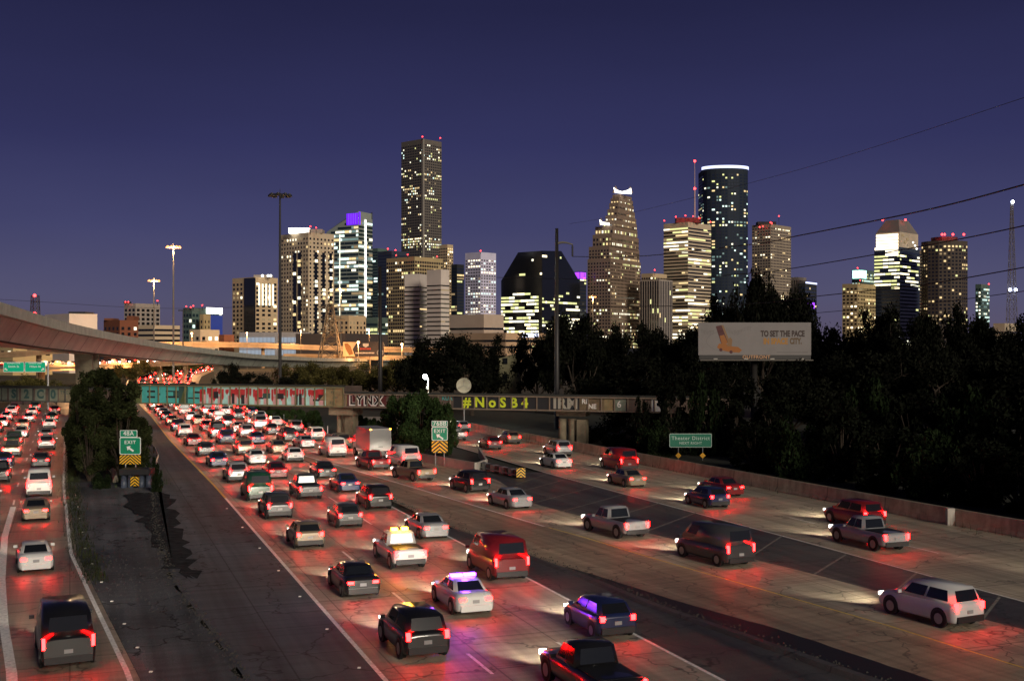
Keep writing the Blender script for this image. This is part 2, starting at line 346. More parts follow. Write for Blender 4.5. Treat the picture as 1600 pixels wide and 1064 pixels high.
for tab, o5, n5, w5 in ((RG, .2, 1300, .3), (ISR, 0, 1300, .2)):
    for k in range(n5):
        d = q5.uniform(24, 100); x = interp(tab, d) + o5 + q5.gauss(0, w5); sz = q5.uniform(.015, .06); mb.face([(x - sz, d - sz, .01), (x + sz, d - sz * .5, .01), (x + sz * .2, d + sz, .01), (x, d, .01 + sz)]); mb.face([(x - sz, d - sz, .01), (x + sz, d - sz * .5, .01), (x, d, .012 + sz)])
tag(mb.build('gravel', mat('verge_grit', (.05, .045, .038), .9)), kind='stuff')
# painted lines: each marked line is one object
def line(name, tab, off, w, d0, d1, m, z=.004, dash=None, label=None, slope=.37):
    mb = MB(); d = d0
    if dash:
        while d < d1:
            c = math.cos(math.atan(slope)); e2 = d + dash[0] * c
            mb.face([(interp(tab, d) + off - w / 2, d, z), (interp(tab, d) + off + w / 2, d, z), (interp(tab, e2) + off + w / 2, e2, z), (interp(tab, e2) + off - w / 2, e2, z)])
            d += dash[1] * c
    else:
        rows = [[(interp(tab, x) + off - w / 2, x, z), (interp(tab, x) + off + w / 2, x, z)] for x in fr(d0, d1, int((d1 - d0) / 2) + 1)]
        mb.grid(rows)
    return tag(mb.build(name, m), kind='structure')
line('edge_marking', BL, .1, .2, 20, 93, M_white)
line('edge_marking_yellow', BL, .1, .2, 93, 240, M_yell)
line('edge_marking', BR, -.1, .18, 20, 100, M_white)
LW = [(20, 4.33), (138, 4.25), (238, 3.75), (900, 4.2)]
def lane_tab(k): return [(d, interp(BL, d) + interp(LW, d) * k) for d in (20, 42.25, 60, 80, 100.6, 125, 151, 175, 200.4, 220, 245, 270, 300, 340, 382, 460, 540, 651, 763, 900)]
# dash phases measured on the nearest dashes
line('lane_marking', lane_tab(1), 0, .15, 43.2, 250, M_white, dash=(3.05, 12.2))
line('lane_marking', lane_tab(2), 0, .15, 45.0, 250, M_white, dash=(3.05, 12.2))
line('lane_marking_far', lane_tab(3), 0, .15, 140, 250, M_white, dash=(3.05, 12.2))
line('edge_marking', CL, .12, .2, 78.5, 137, M_white)
line('edge_marking_yellow', CL, .15, .16, 25, 78, M_yell, z=.005)
line('exit_edge_marking', AR, -.35, .22, 22, 150, M_white)
line('exit_edge_marking', AW, 0, .42, 24, 88, M_white)
line('exit_lane_marking', [(d, interp(AR, d) - 4.4) for d in (88, 100, 130, 158, 200, 240)], 0, .15, 89, 240, M_white, dash=(3.05, 12.2))
line('exit_lane_marking', [(d, interp(AR, d) - 8.4) for d in (60, 88, 100, 130, 158, 200, 240)], 0, .15, 84, 240, M_white, dash=(3.05, 12.2))
line('ramp_edge_marking', DL, .1, .12, 20, 150, M_white)
line('ramp_lane_marking', [(d, interp(DL, d) + 5.6) for d in (20, 50, 80, 110, 150)], 0, .12, 34, 150, M_white, dash=(3.05, 12.2))
mb = MB()
for a, b in (((857, 740), (805, 757)), ((890, 747), (802, 771)), ((930, 760), (832, 786)), ((975, 772), (877, 799)), ((1030, 786), (937, 814)), ((1087, 801), (1010, 830)), ((1150, 819), (1085, 850)), ((1222, 837), (1172, 870)),
             ((1322, 866), (1272, 897)), ((1432, 895), (1392, 929)), ((1562, 932), (1535, 967))):
    p, q = G(*a), G(*b); w = Vector((0, .14, 0))
    mb.face([p - w + Vector((0, 0, .005)), p + w + Vector((0, 0, .005)), q + w + Vector((0, 0, .005)), q - w + Vector((0, 0, .005))])
tag(mb.build('gore_marking', mat('worn_paint', (.26, .24, .20), .7, noise=.6, nscale=4)), kind='structure')
# raised pavement reflectors
mb = MB(); mb.prism([(-.06, -.06), (.06, -.06), (.06, .06), (-.06, .06)], 0, .035)
rf0 = mb.build('road_reflector', mat('reflector_white', (.9, .88, .8), .3)); first = True
for i, d in enumerate((43.5, 47, 51, 55.5, 60, 65, 70, 76, 82, 88, 95)):
    o = rf0 if first else rf0.copy()
    if not first: C.objects.link(o)
    first = False; o.location = (interp(AR, d) + .55, d, -.01)
    tag(o, '%s reflector from the viewer beside the white edge line of the exit road' % ordw(i), 'road reflector', 'reflectors along the road edges')
for i, d in enumerate((44, 50, 56.5, 63, 70, 78, 87)):
    o = rf0.copy(); C.objects.link(o); o.location = (interp(BL, d) - .5, d, .0)
    tag(o, '%s reflector from the viewer on the shoulder left of the main road' % ordw(i), 'road reflector', 'reflectors along the road edges')

# ------------------------------------------------------------------ barriers
def wall_run(name, pts, h, w, m, label, cat='barrier', parts=None):
    """safety-shaped wall along pts"""
    mb = MB(); rows = []
    pts = [Vector((p[0], p[1], p[2] if len(p) > 2 else 0)) for p in pts]
    for i, p in enumerate(pts):
        t = (pts[min(i + 1, len(pts) - 1)] - pts[max(i - 1, 0)]); t.z = 0; t.normalize(); n = Vector((t.y, -t.x, 0))
        rows.append([p + n * a + Vector((0, 0, b)) for a, b in ((-w, -.12), (-w, .09), (-w * .55, .33), (-w * .35, h), (w * .35, h), (w * .55, .33), (w, .09), (w, -.12))])
    mb.grid(rows, closed=True); k = len(rows) * 8
    mb.f.append(tuple(range(8))); mb.m.append(0); mb.f.append(tuple(range(k - 8, k))); mb.m.append(0)
    o = mb.build(name, m); tag(o, label, cat); return o
rw = wall_run('concrete_barrier', [(interp(DW, d) + .3, d) for d in fr(20, 176, 60)], 1.1, .3, M_conc, 'long tan concrete barrier along the right side of the ramp below the dark trees', 'barrier')
mb = MB(); d = 79.2; mb.box(interp(DW, d) - .05, d, .55, .5, .45, 1.2, 0); mb.build('pilaster', M_concl, rw)
bn = empty('concrete_barrier', G(645, 718), 0, 'pale concrete barrier wedge in front of the leafy bush at the second exit sign', 'barrier')
def loc(o, v): return Vector(v) - o.location
a, b, c2, d2 = G(644, 718), G(743, 736), G(760, 731), G(749, 711)
def wallseg(p, q, h, w):
    mb = MB(); t = (q - p).normalized(); n = Vector((t.y, -t.x, 0)) * w / 2
    for s, e_ in ((p, q),):
        mb.prism([tuple((s + n).xy), tuple((e_ + n).xy), tuple((e_ - n).xy), tuple((s - n).xy)], -.14, h)
    return mb
for nm, p, q in (('front_wall', a, b), ('back_wall', c2, d2), ('end_wall', b + Vector((.15, .05, 0)), c2 + Vector((-.15, -.05, 0)))):
    mb = wallseg(p - bn.location, q - bn.location, .85, .22); mb.build(nm, M_concl, bn)
# low guardrail with white delineator posts along the right of the main road
pp = [G(352, 634), G(400, 652), G(441, 665), G(468.5, 674), G(509, 685), G(569, 700), G(608, 706), G(640, 711)]
gr = empty('guard_rail', pp[4], 0, 'low grey guard rail following the right edge of the main road under the bridge', 'guard rail')
mb = MB(); rows = []
for p in pp:
    q = p - pp[4]; rows.append([q + Vector((.0, -.04, .42)), q + Vector((0, -.09, .50)), q + Vector((0, -.04, .58)), q + Vector((0, -.09, .66)), q + Vector((0, -.04, .74)), q + Vector((0, .02, .74)), q + Vector((0, .02, .42))])
mb.grid(rows, closed=True); mb.build('rail', M_galv, gr)
for p, q in zip(pp, pp[1:]):
    n = max(1, int((q - p).length / 3.8))
    for i in range(n):
        r = p + (q - p) * i / n - pp[4]; mb = MB(); mb.box(r.x, r.y + .1, .28, .15, .15, .86); mb.build('post', M_bark, gr)
mbp = MB(); mbp.tube([(0, 0, 0), (0, 0, 1.55)], .06, 8); mbp.tube([(0, 0, 1.56), (0, 0, 1.62)], .045, 8)
dp0 = None
M_post = mat('delineator_white', (.75, .75, .72), .5)
for i, (px, py) in enumerate(((399, 655), (441, 663), (468.5, 673), (509, 684), (569, 699), (608, 705), (642, 710))):
    if dp0 is None: dp0 = mbp.build('delineator_post', M_post); o = dp0
    else: o = dp0.copy(); C.objects.link(o)
    o.location = G(px, py) + Vector((.2, .3, -.05))
    tag(o, 'white marker post behind the guard rail, %s from the bridge end' % ordw(i), 'marker post', 'marker posts along the guard rail')

# crash cushions
cc = empty('crash_cushion', G(760, 735), 0, 'grey crash cushion with yellow nose panel pointing at the striped gore', 'crash cushion')
p0, p1 = G(750, 733), G(812, 747); u = (p1 - p0).normalized(); ang = math.atan2(u.y, u.x); Lc = (p1 - p0).length
for i in range(9):
    p = p0 + u * (Lc * (i + .5) / 9) - cc.location; mb = MB()
    mb.box(p.x, p.y, .42, Lc / 9 * .82, .62, .66, ang); mb.box(p.x, p.y, .42, Lc / 9 * .98, .5, .5, ang)
    mb.build('cushion_bay', M_galv if i % 2 else M_black, cc)
for s in (-1, 1):
    n = Vector((-u.y, u.x, 0)) * .36 * s; mb = MB(); mb.tube([p0 + n - cc.location + Vector((0, 0, .3)), p1 + n - cc.location + Vector((0, 0, .3))], .06, 6); mb.build('side_rail', M_galv, cc)
p = p1 + u * .25 - cc.location
def chevron(mb, w, h, x, y, z, rz, n=3, up=True, base=0):
    """yellow board with black chevrons: m0 yellow, m1 black"""
    c, s = math.cos(rz), math.sin(rz)
    def Q(a, b, off): return (x + a * c + off * s, y + a * s - off * c, z + b)
    mb.box(x, y, z, w, .03, h, rz, 0)
    st = h / n / 1.0; k = w * .42
    i = -3
    while i < n + 3:
        for sg in (-1, 1):
            pts = [(0, i * st), (0, i * st + st * .5), (sg * w / 2, i * st + st * .5 - k), (sg * w / 2, i * st - k)]
            # clip vertically
            poly = [(a, b) for a, b in pts]
            for lim, keep in ((-h / 2, 1), (h / 2, -1)):
                out = []
                for q in range(len(poly)):
                    A, B = poly[q], poly[(q + 1) % len(poly)]
                    ia, ib = (A[1] - lim) * keep >= 0, (B[1] - lim) * keep >= 0
                    if ia: out.append(A)
                    if ia != ib:
                        t = (lim - A[1]) / (B[1] - A[1]); out.append((A[0] + (B[0] - A[0]) * t, lim))
                poly = out
                if not poly: break
            if len(poly) >= 3: mb.face([Q(a, b, .02) for a, b in (poly if sg > 0 else poly[::-1])], 1)
        i += 1
mb = MB(); chevron(mb, .85, .85, p.x, p.y - .1, .55, R(12), 3); mb.build('nose_panel', [M_syel, M_sblk], cc)
ic = empty('crash_cushion', G(209, 762), 0, 'black crash cushion with yellow chevron panel at the foot of the bushy island', 'crash cushion')
mb = MB(); mb.box(0, .9, 1.35, 2.6, 1.6, .5); mb.face([(-1.3, .08, 1.10), (1.3, .08, 1.10), (1.15, .1, 1.6), (-1.15, .1, 1.6)]); mb.build('top_cover', M_black, ic)
for x in (-1.05, -.45, .5, 1.1):
    mb = MB(); mb.tube([(x, .55, -.1), (x, .55, 1.08)], [.27, .25], 14); mb.build('drum', mat('drum_plastic', (.06, .075, .11), .45) if x == -1.05 else bpy.data.materials['drum_plastic'], ic, True)
mb = MB(); chevron(mb, .75, .8, .05, .12, .55, 0, 3); mb.build('chevron_panel', [M_syel, M_sblk], ic)
mb = MB(); mb.box(0, 1.2, .5, 2.3, .8, 1.1); mb.build('backing_frame', M_black, ic)
# curved guard rail round the bush island
cp = [G(222, 688), G(233, 697), G(242, 708), G(247, 720), G(244, 734), G(236, 745)]
cg = empty('guard_rail', cp[3], 0, 'short curved guard rail wrapping the right side of the bushy island', 'guard rail')
mb = MB(); mb.grid([[q - cp[3] + Vector((dx, 0, h)) for dx, h in ((0, .38), (.08, .47), (0, .56), (.08, .65), (0, .74), (-.05, .74), (-.05, .38))] for q in cp], closed=True); mb.build('rail', M_galv, cg)
for q in cp:
    mb = MB(); mb.box(q.x - cp[3].x - .12, q.y - cp[3].y, .3, .14, .14, .86); mb.build('post', M_bark, cg)
ow = wall_run('concrete_kerb', [G(118, 700), G(132, 700), G(150, 716), G(168, 724), G(178, 738), G(181, 752)], .55, .25, M_conc, 'weathered concrete kerb wall curling round the left of the bushy island', 'kerb')
lw = wall_run('concrete_barrier', [G(-60, 748), G(0, 715), G(26, 692), G(60, 662), G(88, 640)][::1] if False else [(-88, 128), (-79, 150), (-85, 180), (-98, 215), (-112, 250)], .9, .3, M_conc, 'tan concrete barrier at the far left beyond the exit road', 'barrier')
md = empty('median_barrier', (interp(BL, 300), 300, 0), 0, 'pale barrier with fence posts along the outside of the distant curve', 'barrier')
mb = MB(); mb.grid([[(interp(BL, d) - 2.3 - interp(BL, 300) + dx, d - 300, h) for dx, h in ((-.25, -.1), (-.1, 1.15), (.1, 1.15), (.25, -.1))] for d in fr(300, 760, 50)], closed=True); mb.build('wall', M_concl, md)

# ------------------------------------------------------------------ road signs
def exit_sign(px, py_t, py_b, d, num, label, ground_py, chev=True):
    base = Vector((GX(px, d), d, 0)); s = d / F
    o = empty('exit_sign', base, 0, label, 'road sign', 'exit signs with chevron boards at the splits')
    top, bot = CH + (HY - py_t) * s, CH + (HY - py_b) * s
    return o, s, top, bot
def signboard(parent, name, x, y, z, w, h, m, border=.05, bm=M_swhite, yaw=0):
    mb = MB(); r = min(w, h) * .09; pts = []
    for cx, cz, a0 in ((w / 2 - r, h / 2 - r, 0), (-w / 2 + r, h / 2 - r, 90), (-w / 2 + r, -h / 2 + r, 180), (w / 2 - r, -h / 2 + r, 270)):
        for k in range(5): a = R(a0 + k * 22.5); pts.append((cx + r * math.cos(a), cz + r * math.sin(a)))
    c, s = math.cos(yaw), math.sin(yaw)
    def Q(a, b, off): return (x + a * c + off * s, y + a * s - off * c, z + b)
    n = len(pts)
    mb.grid([[Q(a, b, -.03) for a, b in pts], [Q(a, b, .02) for a, b in pts]], 1, True)
    ins = [(a * (1 - 2 * border / w), b * (1 - 2 * border / h)) for a, b in pts]
    mb.grid([[Q(a, b, .02) for a, b in pts], [Q(a, b, .021) for a, b in ins]], 1, True)
    mb.face([Q(a, b, .021) for a, b in ins][::-1], 0); mb.face([Q(a, b, -.03) for a, b in pts], 1)
    return mb.build(name, [m, bm], parent)
def arrow(parent, x, y, z, L, ang, mat_, w=.16):
    """flat arrow in the sign plane; ang measured from +x towards +z"""
    pts = [(-L / 2, -w / 2), (L * .12, -w / 2), (L * .12, -w * 1.5), (L / 2, 0), (L * .12, w * 1.5), (L * .12, w / 2), (-L / 2, w / 2)]
    c, s = math.cos(ang), math.sin(ang); mb = MB()
    mb.face([(x + a * c - b * s, y, z + a * s + b * c) for a, b in pts]); return mb.build('arrow', mat_, parent)
for px, d, num, lab, o48 in ((203.5, 101.5, '48A', 'green exit 48A sign above yellow chevrons in front of the tall dark island bush', True),
                             (687, 118, '768B', 'green exit 768B sign above yellow chevrons beside the leafy bush', False)):
    s = d / F; o = empty('exit_sign', (GX(px, d), d, 0), 0, lab, 'road sign', 'exit signs with chevron boards at the splits')
    Z = lambda py: CH + (HY - py) * s
    if o48: T0, T1, B0, B1, C1, w1, w2 = 672, 683, 683, 710, 725, 27, 33
    else: T0, T1, B0, B1, C1, w1, w2 = 657.5, 666.5, 667, 688, 707, 25, 25
    signboard(o, 'number_panel', (-2.5 * s if o48 else 0), 0, (Z(T0) + Z(T1)) / 2, w1 * s, (T1 - T0) * s, M_sgreen, .05)
    text_mesh(num, 9.8 * s, M_swhite, 'lettering', o, face_mtx(-2.5 * s if o48 else 0, -.045, (Z(T0) + Z(T1)) / 2 + .02), .012, space=1.05)
    signboard(o, 'exit_panel', 0, 0, (Z(B0) + Z(B1)) / 2, w2 * s, (B1 - B0) * s, M_sgreen, .06)
    text_mesh('EXIT', 7.6 * s, M_swhite, 'lettering', o, face_mtx(0, -.045, Z(B0 + (8 if o48 else 6.5))), .015, space=1.2)
    arrow(o, 0, -.045, Z(B0 + (18 if o48 else 15)), 13 * s, R(146), M_swhite, .17)
    mb = MB(); chevron(mb, w2 * s, (C1 - B1 - 1) * s, 0, 0, Z((B1 + C1) / 2 + .5), 0, 3); mb.build('chevron_panel', [M_syel, M_sblk], o)
    for x in (-.45, .45):
        mb = MB(); mb.tube([(x, .1, -.15), (x, .1, Z(T0) - .1)], .05, 8); mb.build('post', M_galv, o)
d = 125; s = d / F; td = empty('guide_sign', (GX(1079, d), d, 0), 0, 'green Theater District guide sign on two posts beyond the ramp barrier', 'road sign')
Z = lambda py: CH + (HY - py) * s
signboard(td, 'sign_panel', 0, 0, Z(688), 66 * s, 21.5 * s, mat('sign_green_dim', (0, .15, .085), .5), .055, mat('sign_border_dim', (.40, .50, .45), .5))
ml = mat('sign_letter_dim', (.45, .60, .53), .5)
text_mesh('Theater District', 8.0 * s, ml, 'lettering', td, face_mtx(0, -.045, Z(684.6)), .006, space=1.12)
text_mesh('NEXT RIGHT', 5.6 * s, ml, 'lettering', td, face_mtx(0, -.045, Z(692.3)), .006, space=1.12)
for x in (-19, 19):
    mb = MB(); mb.tube([(x * s, .1, -.15), (x * s, .1, Z(690))], .05, 8); po = mb.build('post', M_galv, td)
    mb = MB(); zz = Z(711.5); h = 4.6 * s
    mb.face([(x * s, -.02, zz - h), (x * s + h, -.02, zz), (x * s, -.02, zz + h), (x * s - h, -.02, zz)]); mb.face([(x * s, .02, zz - h), (x * s - h, .02, zz), (x * s, .02, zz + h), (x * s + h, .02, zz)])
    mb.build('warning_diamond', M_sora, td)
# overhead gantry at far left
d = 222; s = d / F; og = empty('gantry_sign', (GX(20, d), d, 0), 0, 'pair of bright green overhead direction signs behind the left end of the bridge', 'road sign')
Z = lambda py: CH + (HY - py) * s
for x, t, ar in ((1.5, 'Smith St', 146), (35, 'Milam St', 34)):
    signboard(og, 'sign_panel', x * s, 0, Z(573.5), 32.5 * s, 15.5 * s, M_sgreen2, .08)
    text_mesh('EXPRESS LANE', 2.9 * s, M_swhite, 'lettering', og, face_mtx(x * s, -.05, Z(567.6)), .02, space=1.1)
    text_mesh(t, 4.6 * s, M_swhite, 'lettering', og, face_mtx(x * s, -.05, Z(572.7)), .02, space=1.1)
    arrow(og, (x + (-12 if ar > 90 else 12)) * s, -.05, Z(577), 5.5 * s, R(ar), M_swhite, .22)
mb = MB(); mb.tube([(-30 * s, .35, Z(574)), (54 * s, .35, Z(574))], .18, 8); mb.build('crossbeam', M_galv, og)
mb = MB(); mb.tube([(54 * s, .35, -.15), (54 * s, .35, Z(566))], .2, 8); mb.build('post', M_galv, og)

# ------------------------------------------------------------------ railway bridge
BA = Vector((-74.2, 167, 0)); BD = Vector((89.6, -28.2, 0)).normalized(); BNm = Vector((BD.y, -BD.x, 0))   # BNm points at the viewer
def bs(px):      # distance along the bridge line seen at photo column px
    t = (px - W0) / F
    return (t * BA.y - BA.x) / (BD.x - t * BD.y)
byaw = math.atan2(BD.y, BD.x)
M_brk = mat('bridge_brown', (.11, .075, .06), .8, noise=.35, nscale=.8)
M_brt = mat('bridge_frame_olive', (.17, .16, .085), .7, noise=.3, nscale=1)
M_teal = mat('graffiti_teal', (.07, .40, .38), .6, noise=.22, nscale=.9); M_pteal = mat('graffiti_pale_teal', (.36, .62, .60), .6, noise=.15, nscale=.9)
M_gred = mat('graffiti_red', (.42, .030, .035), .6, noise=.3, nscale=1.4); M_gdk = mat('graffiti_dark', (.018, .018, .022), .7)
M_gpink = mat('graffiti_pink', (.55, .30, .31), .6, noise=.15, nscale=1); M_gyel = mat('graffiti_lime', (.60, .68, .03), .6, noise=.15, nscale=1.5)
M_gwh = mat('graffiti_white', (.72, .69, .64), .6, noise=.15, nscale=1); M_ggrey = mat('graffiti_sage', (.17, .19, .145), .7, noise=.3, nscale=.8)
M_gdt = mat('graffiti_deep_teal', (.03, .075, .07), .7); M_gol = mat('graffiti_olive', (.10, .12, .04), .7, noise=.4, nscale=.7); M_gtan = mat('rusty_tan', (.24, .18, .09), .8, noise=.35, nscale=.9)
bridge = empty('railway_bridge', BA, byaw, 'old steel railway bridge covered in graffiti crossing the whole freeway', 'bridge')
def span(s0, s1, z0, z1, npan, matw, frame, nm):
    mb = MB(); mb.box((s0 + s1) / 2, .15, (z0 + z1) / 2, s1 - s0, .04, z1 - z0); g = mb.build(nm, matw, bridge)
    mb = MB()
    for z, hh in ((z0 + .08, .16), (z1 - .08, .16)): mb.box((s0 + s1) / 2, .02, z, s1 - s0, .36, hh)
    mb.build('flange', frame, g)
    for i in range(npan + 1):
        x = s0 + (s1 - s0) * i / npan; mb = MB(); mb.box(max(s0 + .06, min(s1 - .06, x)), .04, (z0 + z1) / 2, .12, .17, z1 - z0 - .33); mb.build('stiffener', frame, g)
    return g
zb = 4.24
sL0, sL1, sM0, sM1, sR1 = bs(-140), bs(206), bs(206.5), bs(537), bs(1130)
gL = span(sL0, sL1 - .1, zb, 6.30, 14, M_brk, mat('bridge_frame_grey', (.055, .055, .05), .8, noise=.3, nscale=1), 'left_girder')
gM = span(sM0, sM1, zb, 6.88, 23, M_brk, M_brt, 'main_girder')
gR = span(sM1 + .12, sR1, zb, 6.05, 30, M_brk, mat('bridge_frame_tan', (.20, .15, .11), .8, noise=.3, nscale=1), 'right_girder')
mb = MB(); mb.box((sL0 + sR1) / 2, 2.9, 5.55, sR1 - sL0, 5.0, .5); mb.build('deck', M_brk, bridge)
for (a_, b_, z1) in ((sL0, sL1 - .1, 6.3), (sM0, sM1, 6.88), (sM1 + .12, sR1, 6.05)):
    mb = MB(); mb.box((a_ + b_) / 2, 5.5, (zb + z1) / 2, b_ - a_, .3, z1 - zb); mb.build('rear_girder', M_brk, bridge)
    mb = MB(); mb.box((a_ + b_) / 2, .3, z1 + .12, b_ - a_, .5, .22); mb.build('walkway_edge', M_seam, bridge)
# graffiti: thin paint sheets just proud of the web (local y, web face at .13)
def gq(mb, px0, px1, v0, v1, z0, z1, y, m=0):
    a_, b_ = bs(px0), bs(px1)
    mb.face([(a_, y, z0 + (z1 - z0) * v0), (b_, y, z0 + (z1 - z0) * v0), (b_, y, z0 + (z1 - z0) * v1), (a_, y, z0 + (z1 - z0) * v1)], m)
gm = [M_teal, M_pteal, M_gred, M_gdk, M_gpink, M_gol, M_gtan, M_gwh, M_gdt]
ZA, ZB_ = zb + .17, 6.88 - .17
PAN = [206.5 + (537 - 206.5) * i / 23 for i in range(24)]
mb = MB()
def pan(i, col, y=.125, v0=0, v1=1): gq(mb, PAN[i], PAN[i + 1], v0, v1, ZA, ZB_, y, col)
pan(0, 5)
for i in (1, 2, 3, 4): pan(i, 0)
pan(5, 8); pan(6, 0); pan(7, 0)
for i in range(8, 21): pan(i, 1)
pan(21, 6); pan(22, 6)
def cell(i0, i1, u0, u1, v0, v1, col, y=.120):
    a_, b_ = PAN[i0], PAN[i1]; gq(mb, a_ + (b_ - a_) * u0, a_ + (b_ - a_) * u1, v0, v1, ZA, ZB_, y, col)
# B
cell(1, 3, .28, .72, .28, .40, 3); cell(1, 3, .28, .72, .62, .74, 3); cell(1, 3, .93, 1.0, .46, .56, 3)
# E
cell(3, 5, .30, 1, .30, .42, 3); cell(3, 5, .30, 1, .66, .74, 3); cell(3, 5, .70, 1, .42, .66, 8)
mb.face([(bs(PAN[5] + 2), .118, ZA + .1), (bs(PAN[6] - 5), .118, ZA + .1), (bs(PAN[6] - 1), .118, ZB_ - .1), (bs(PAN[6] - 5), .118, ZB_ - .1)], 5)
# S
cell(6, 8, .28, .70, .60, .72, 3); cell(6, 8, .02, .62, .27, .35, 3)
cell(7, 8, .3, .98, .0, .70, 4, .119); cell(7, 8, .3, .9, .55, .84, 2, .116); cell(7, 8, .3, .52, .12, .6, 2, .115)
# O M E O N E: red drips over pale letters with dark counters
def drips(i0, i1, seed):
    q = random.Random(seed); a_, b_ = PAN[i0] + 1.2, PAN[i1] - 1.2; x = a_; mb_ = mb
    while x < b_ - .5:
        w = q.uniform(2.6, 5.5); x2 = min(b_, x + w); v = q.uniform(.12, .55)
        s0_, s1_ = bs(x), bs(x2); zt = ZA + (ZB_ - ZA) * q.uniform(.86, .97); zbm = ZA + (ZB_ - ZA) * v; sm = (s0_ + s1_) / 2
        mb_.face([(s0_, .1155, zbm + .35), (sm, .1155, zbm), (s1_, .1155, zbm + .4), (s1_, .1155, zt), (s0_, .1155, zt - .05)], 2)
        x = x2 + (q.uniform(.5, 1.2) if q.random() < .2 else -.3)
def pinks(i0, i1):
    cell(i0, i1, .12, .45, .02, .5, 4, .121); cell(i0, i1, .62, .88, .02, .45, 4, .121)
for (i0, i1, sd) in ((8, 10, 1), (10, 13, 2), (13, 15, 3), (15, 17, 4), (17, 19, 5), (19, 21, 6)):
    pinks(i0, i1); drips(i0, i1, sd)
cell(8, 10, .40, .66, .32, .72, 3, .112)                                     # O
cell(10, 13, .26, .36, .02, .62, 3, .112); cell(10, 13, .60, .72, .02, .55, 3, .112)   # M
cell(13, 15, .30, .62, .32, .42, 3, .112); cell(13, 15, .58, .98, .36, .66, 8, .112)   # E
cell(15, 17, .34, .72, .34, .66, 3, .112)                                    # O
cell(17, 19, .36, .48, .02, .62, 3, .112); cell(17, 19, .54, .70, .02, .66, 3, .112)   # N
cell(19, 21, .30, .66, .25, .36, 3, .112); cell(19, 21, .60, .98, .30, .62, 3, .112)   # E
mb.face([(bs(PAN[20] + 5), .109, ZA + .75), (bs(PAN[21] - .3), .109, ZA + .75), (bs(PAN[21] - .3), .109, ZA + 1.7)], 6)
mb.build('graffiti', gm, gM)
for t, px, z, sz in (('sy', 519, 6.25, .6), ('ruel', 523, 5.5, .45), ('TSK', 519, 4.8, .5)):
    text_mesh(t, sz, M_gdt, 'graffiti_tag', gM, face_mtx(bs(px), .105, z), .0, .002)
mb = MB(); ZR0, ZR1 = zb + .17, 6.05 - .17
gq(mb, 538, 541.5, 0, 1, ZR0, ZR1, .125, 3); gq(mb, 542, 603, 0, 1, ZR0, ZR1, .125, 1)
gq(mb, 708, 862, 0, 1, ZR0, ZR1, .125, 2); gq(mb, 862, 905, 0, 1, ZR0, ZR1, .125, 2)
gq(mb, 905, 944, 0, 1, ZR0, ZR1, .125, 4); gq(mb, 944, 960, 0, 1, ZR0, ZR1, .125, 3); gq(mb, 960, 978, 0, 1, ZR0, ZR1, .125, 5); gq(mb, 1018, 1034, 0, 1, ZR0, ZR1, .125, 6)
mb.build('graffiti', [M_gdk, mat('graffiti_maroon', (.10, .018, .02), .7), M_gdk, M_gtan, mat('graffiti_umber', (.15, .105, .06), .8, noise=.4, nscale=1), M_ggrey, M_gwh], gR)
text_mesh('LYNX', 1.72, M_gwh, 'graffiti_tag', gR, face_mtx(bs(571), .118, 5.13), .085, .002, space=1.12)
text_mesh('LYNX', 1.55, M_sblk, 'graffiti_tag', gR, face_mtx(bs(571), .112, 5.15), .03, .002, space=1.24)
text_mesh('#NoSB4', 1.72, M_gyel, 'graffiti_tag', gR, face_mtx(bs(773.5), .118, 5.13), .035, .002, space=1.62)
text_mesh('KUA', .7, M_teal, 'graffiti_tag', gR, face_mtx(bs(698), .118, 5.6), .02, .002)
text_mesh('IRM', 1.75, mat('graffiti_stone', (.36, .33, .27), .7), 'graffiti_tag', gR, face_mtx(bs(883), .118, 5.13), .05, .002, space=1.15)
text_mesh('RE', .8, M_gwh, 'graffiti_tag', gR, face_mtx(bs(914), .118, 5.45), .03, .002); text_mesh('NE', .8, M_gwh, 'graffiti_tag', gR, face_mtx(bs(925), .118, 4.85), .03, .002)
text_mesh('6', 1.1, M_gwh, 'graffiti_tag', gR, face_mtx(bs(967), .118, 5.15), .02, .002)
mb = MB(); ZL0, ZL1 = zb + .17, 6.3 - .17
for a_, b_, m_ in ((-60, 10, 0), (13, 28, 0), (32, 50, 0), (54, 70, 0), (75, 89, 0), (91, 110, 1)): gq(mb, a_, b_, 0, 1, ZL0, ZL1, .125, m_)
mb.build('graffiti', [M_ggrey, mat('graffiti_khaki', (.20, .17, .11), .8, noise=.3, nscale=1)], gL)
for t, px in (('S', 20.5), ('2', 40.5), ('C', 62), ('0', 82)):
    text_mesh(t, 1.7, M_gdt, 'graffiti_tag', gL, face_mtx(bs(px), .118, 5.3), .05, .002)
text_mesh('TNES', .75, M_gdt, 'graffiti_tag', gL, face_mtx(bs(101), .118, 5.6), .0, .002)
# piers
def pier(px_list, cap, lab):
    for j, (pxa, pxb, rect) in enumerate(px_list):
        a_, b_ = bs(pxa), bs(pxb); mb = MB()
        if rect: mb.box((a_ + b_) / 2, 2.4, 1.5, b_ - a_, 1.6, 3.3)
        else: mb.tube([((a_ + b_) / 2, 2.4, -.15), ((a_ + b_) / 2, 2.4, 3.2)], (b_ - a_) / 2, 16)
        mb.build('column', M_pier, bridge, False)
    mb = MB(); a_, b_ = bs(cap[0]), bs(cap[1]); mb.box((a_ + b_) / 2, 2.4, 3.65 if not lab else 3.85, b_ - a_, 3.2 if not lab else 1.8, .95 if not lab else .6); mb.build('pier_cap', M_pier, bridge)
pier(((514, 521, 0), (522, 528.5, 0), (530, 543, 1)), (509.5, 547), '')
pier(((865, 877, 0), (880.5, 893, 0), (896, 910, 1)), (864, 911), 'slim')


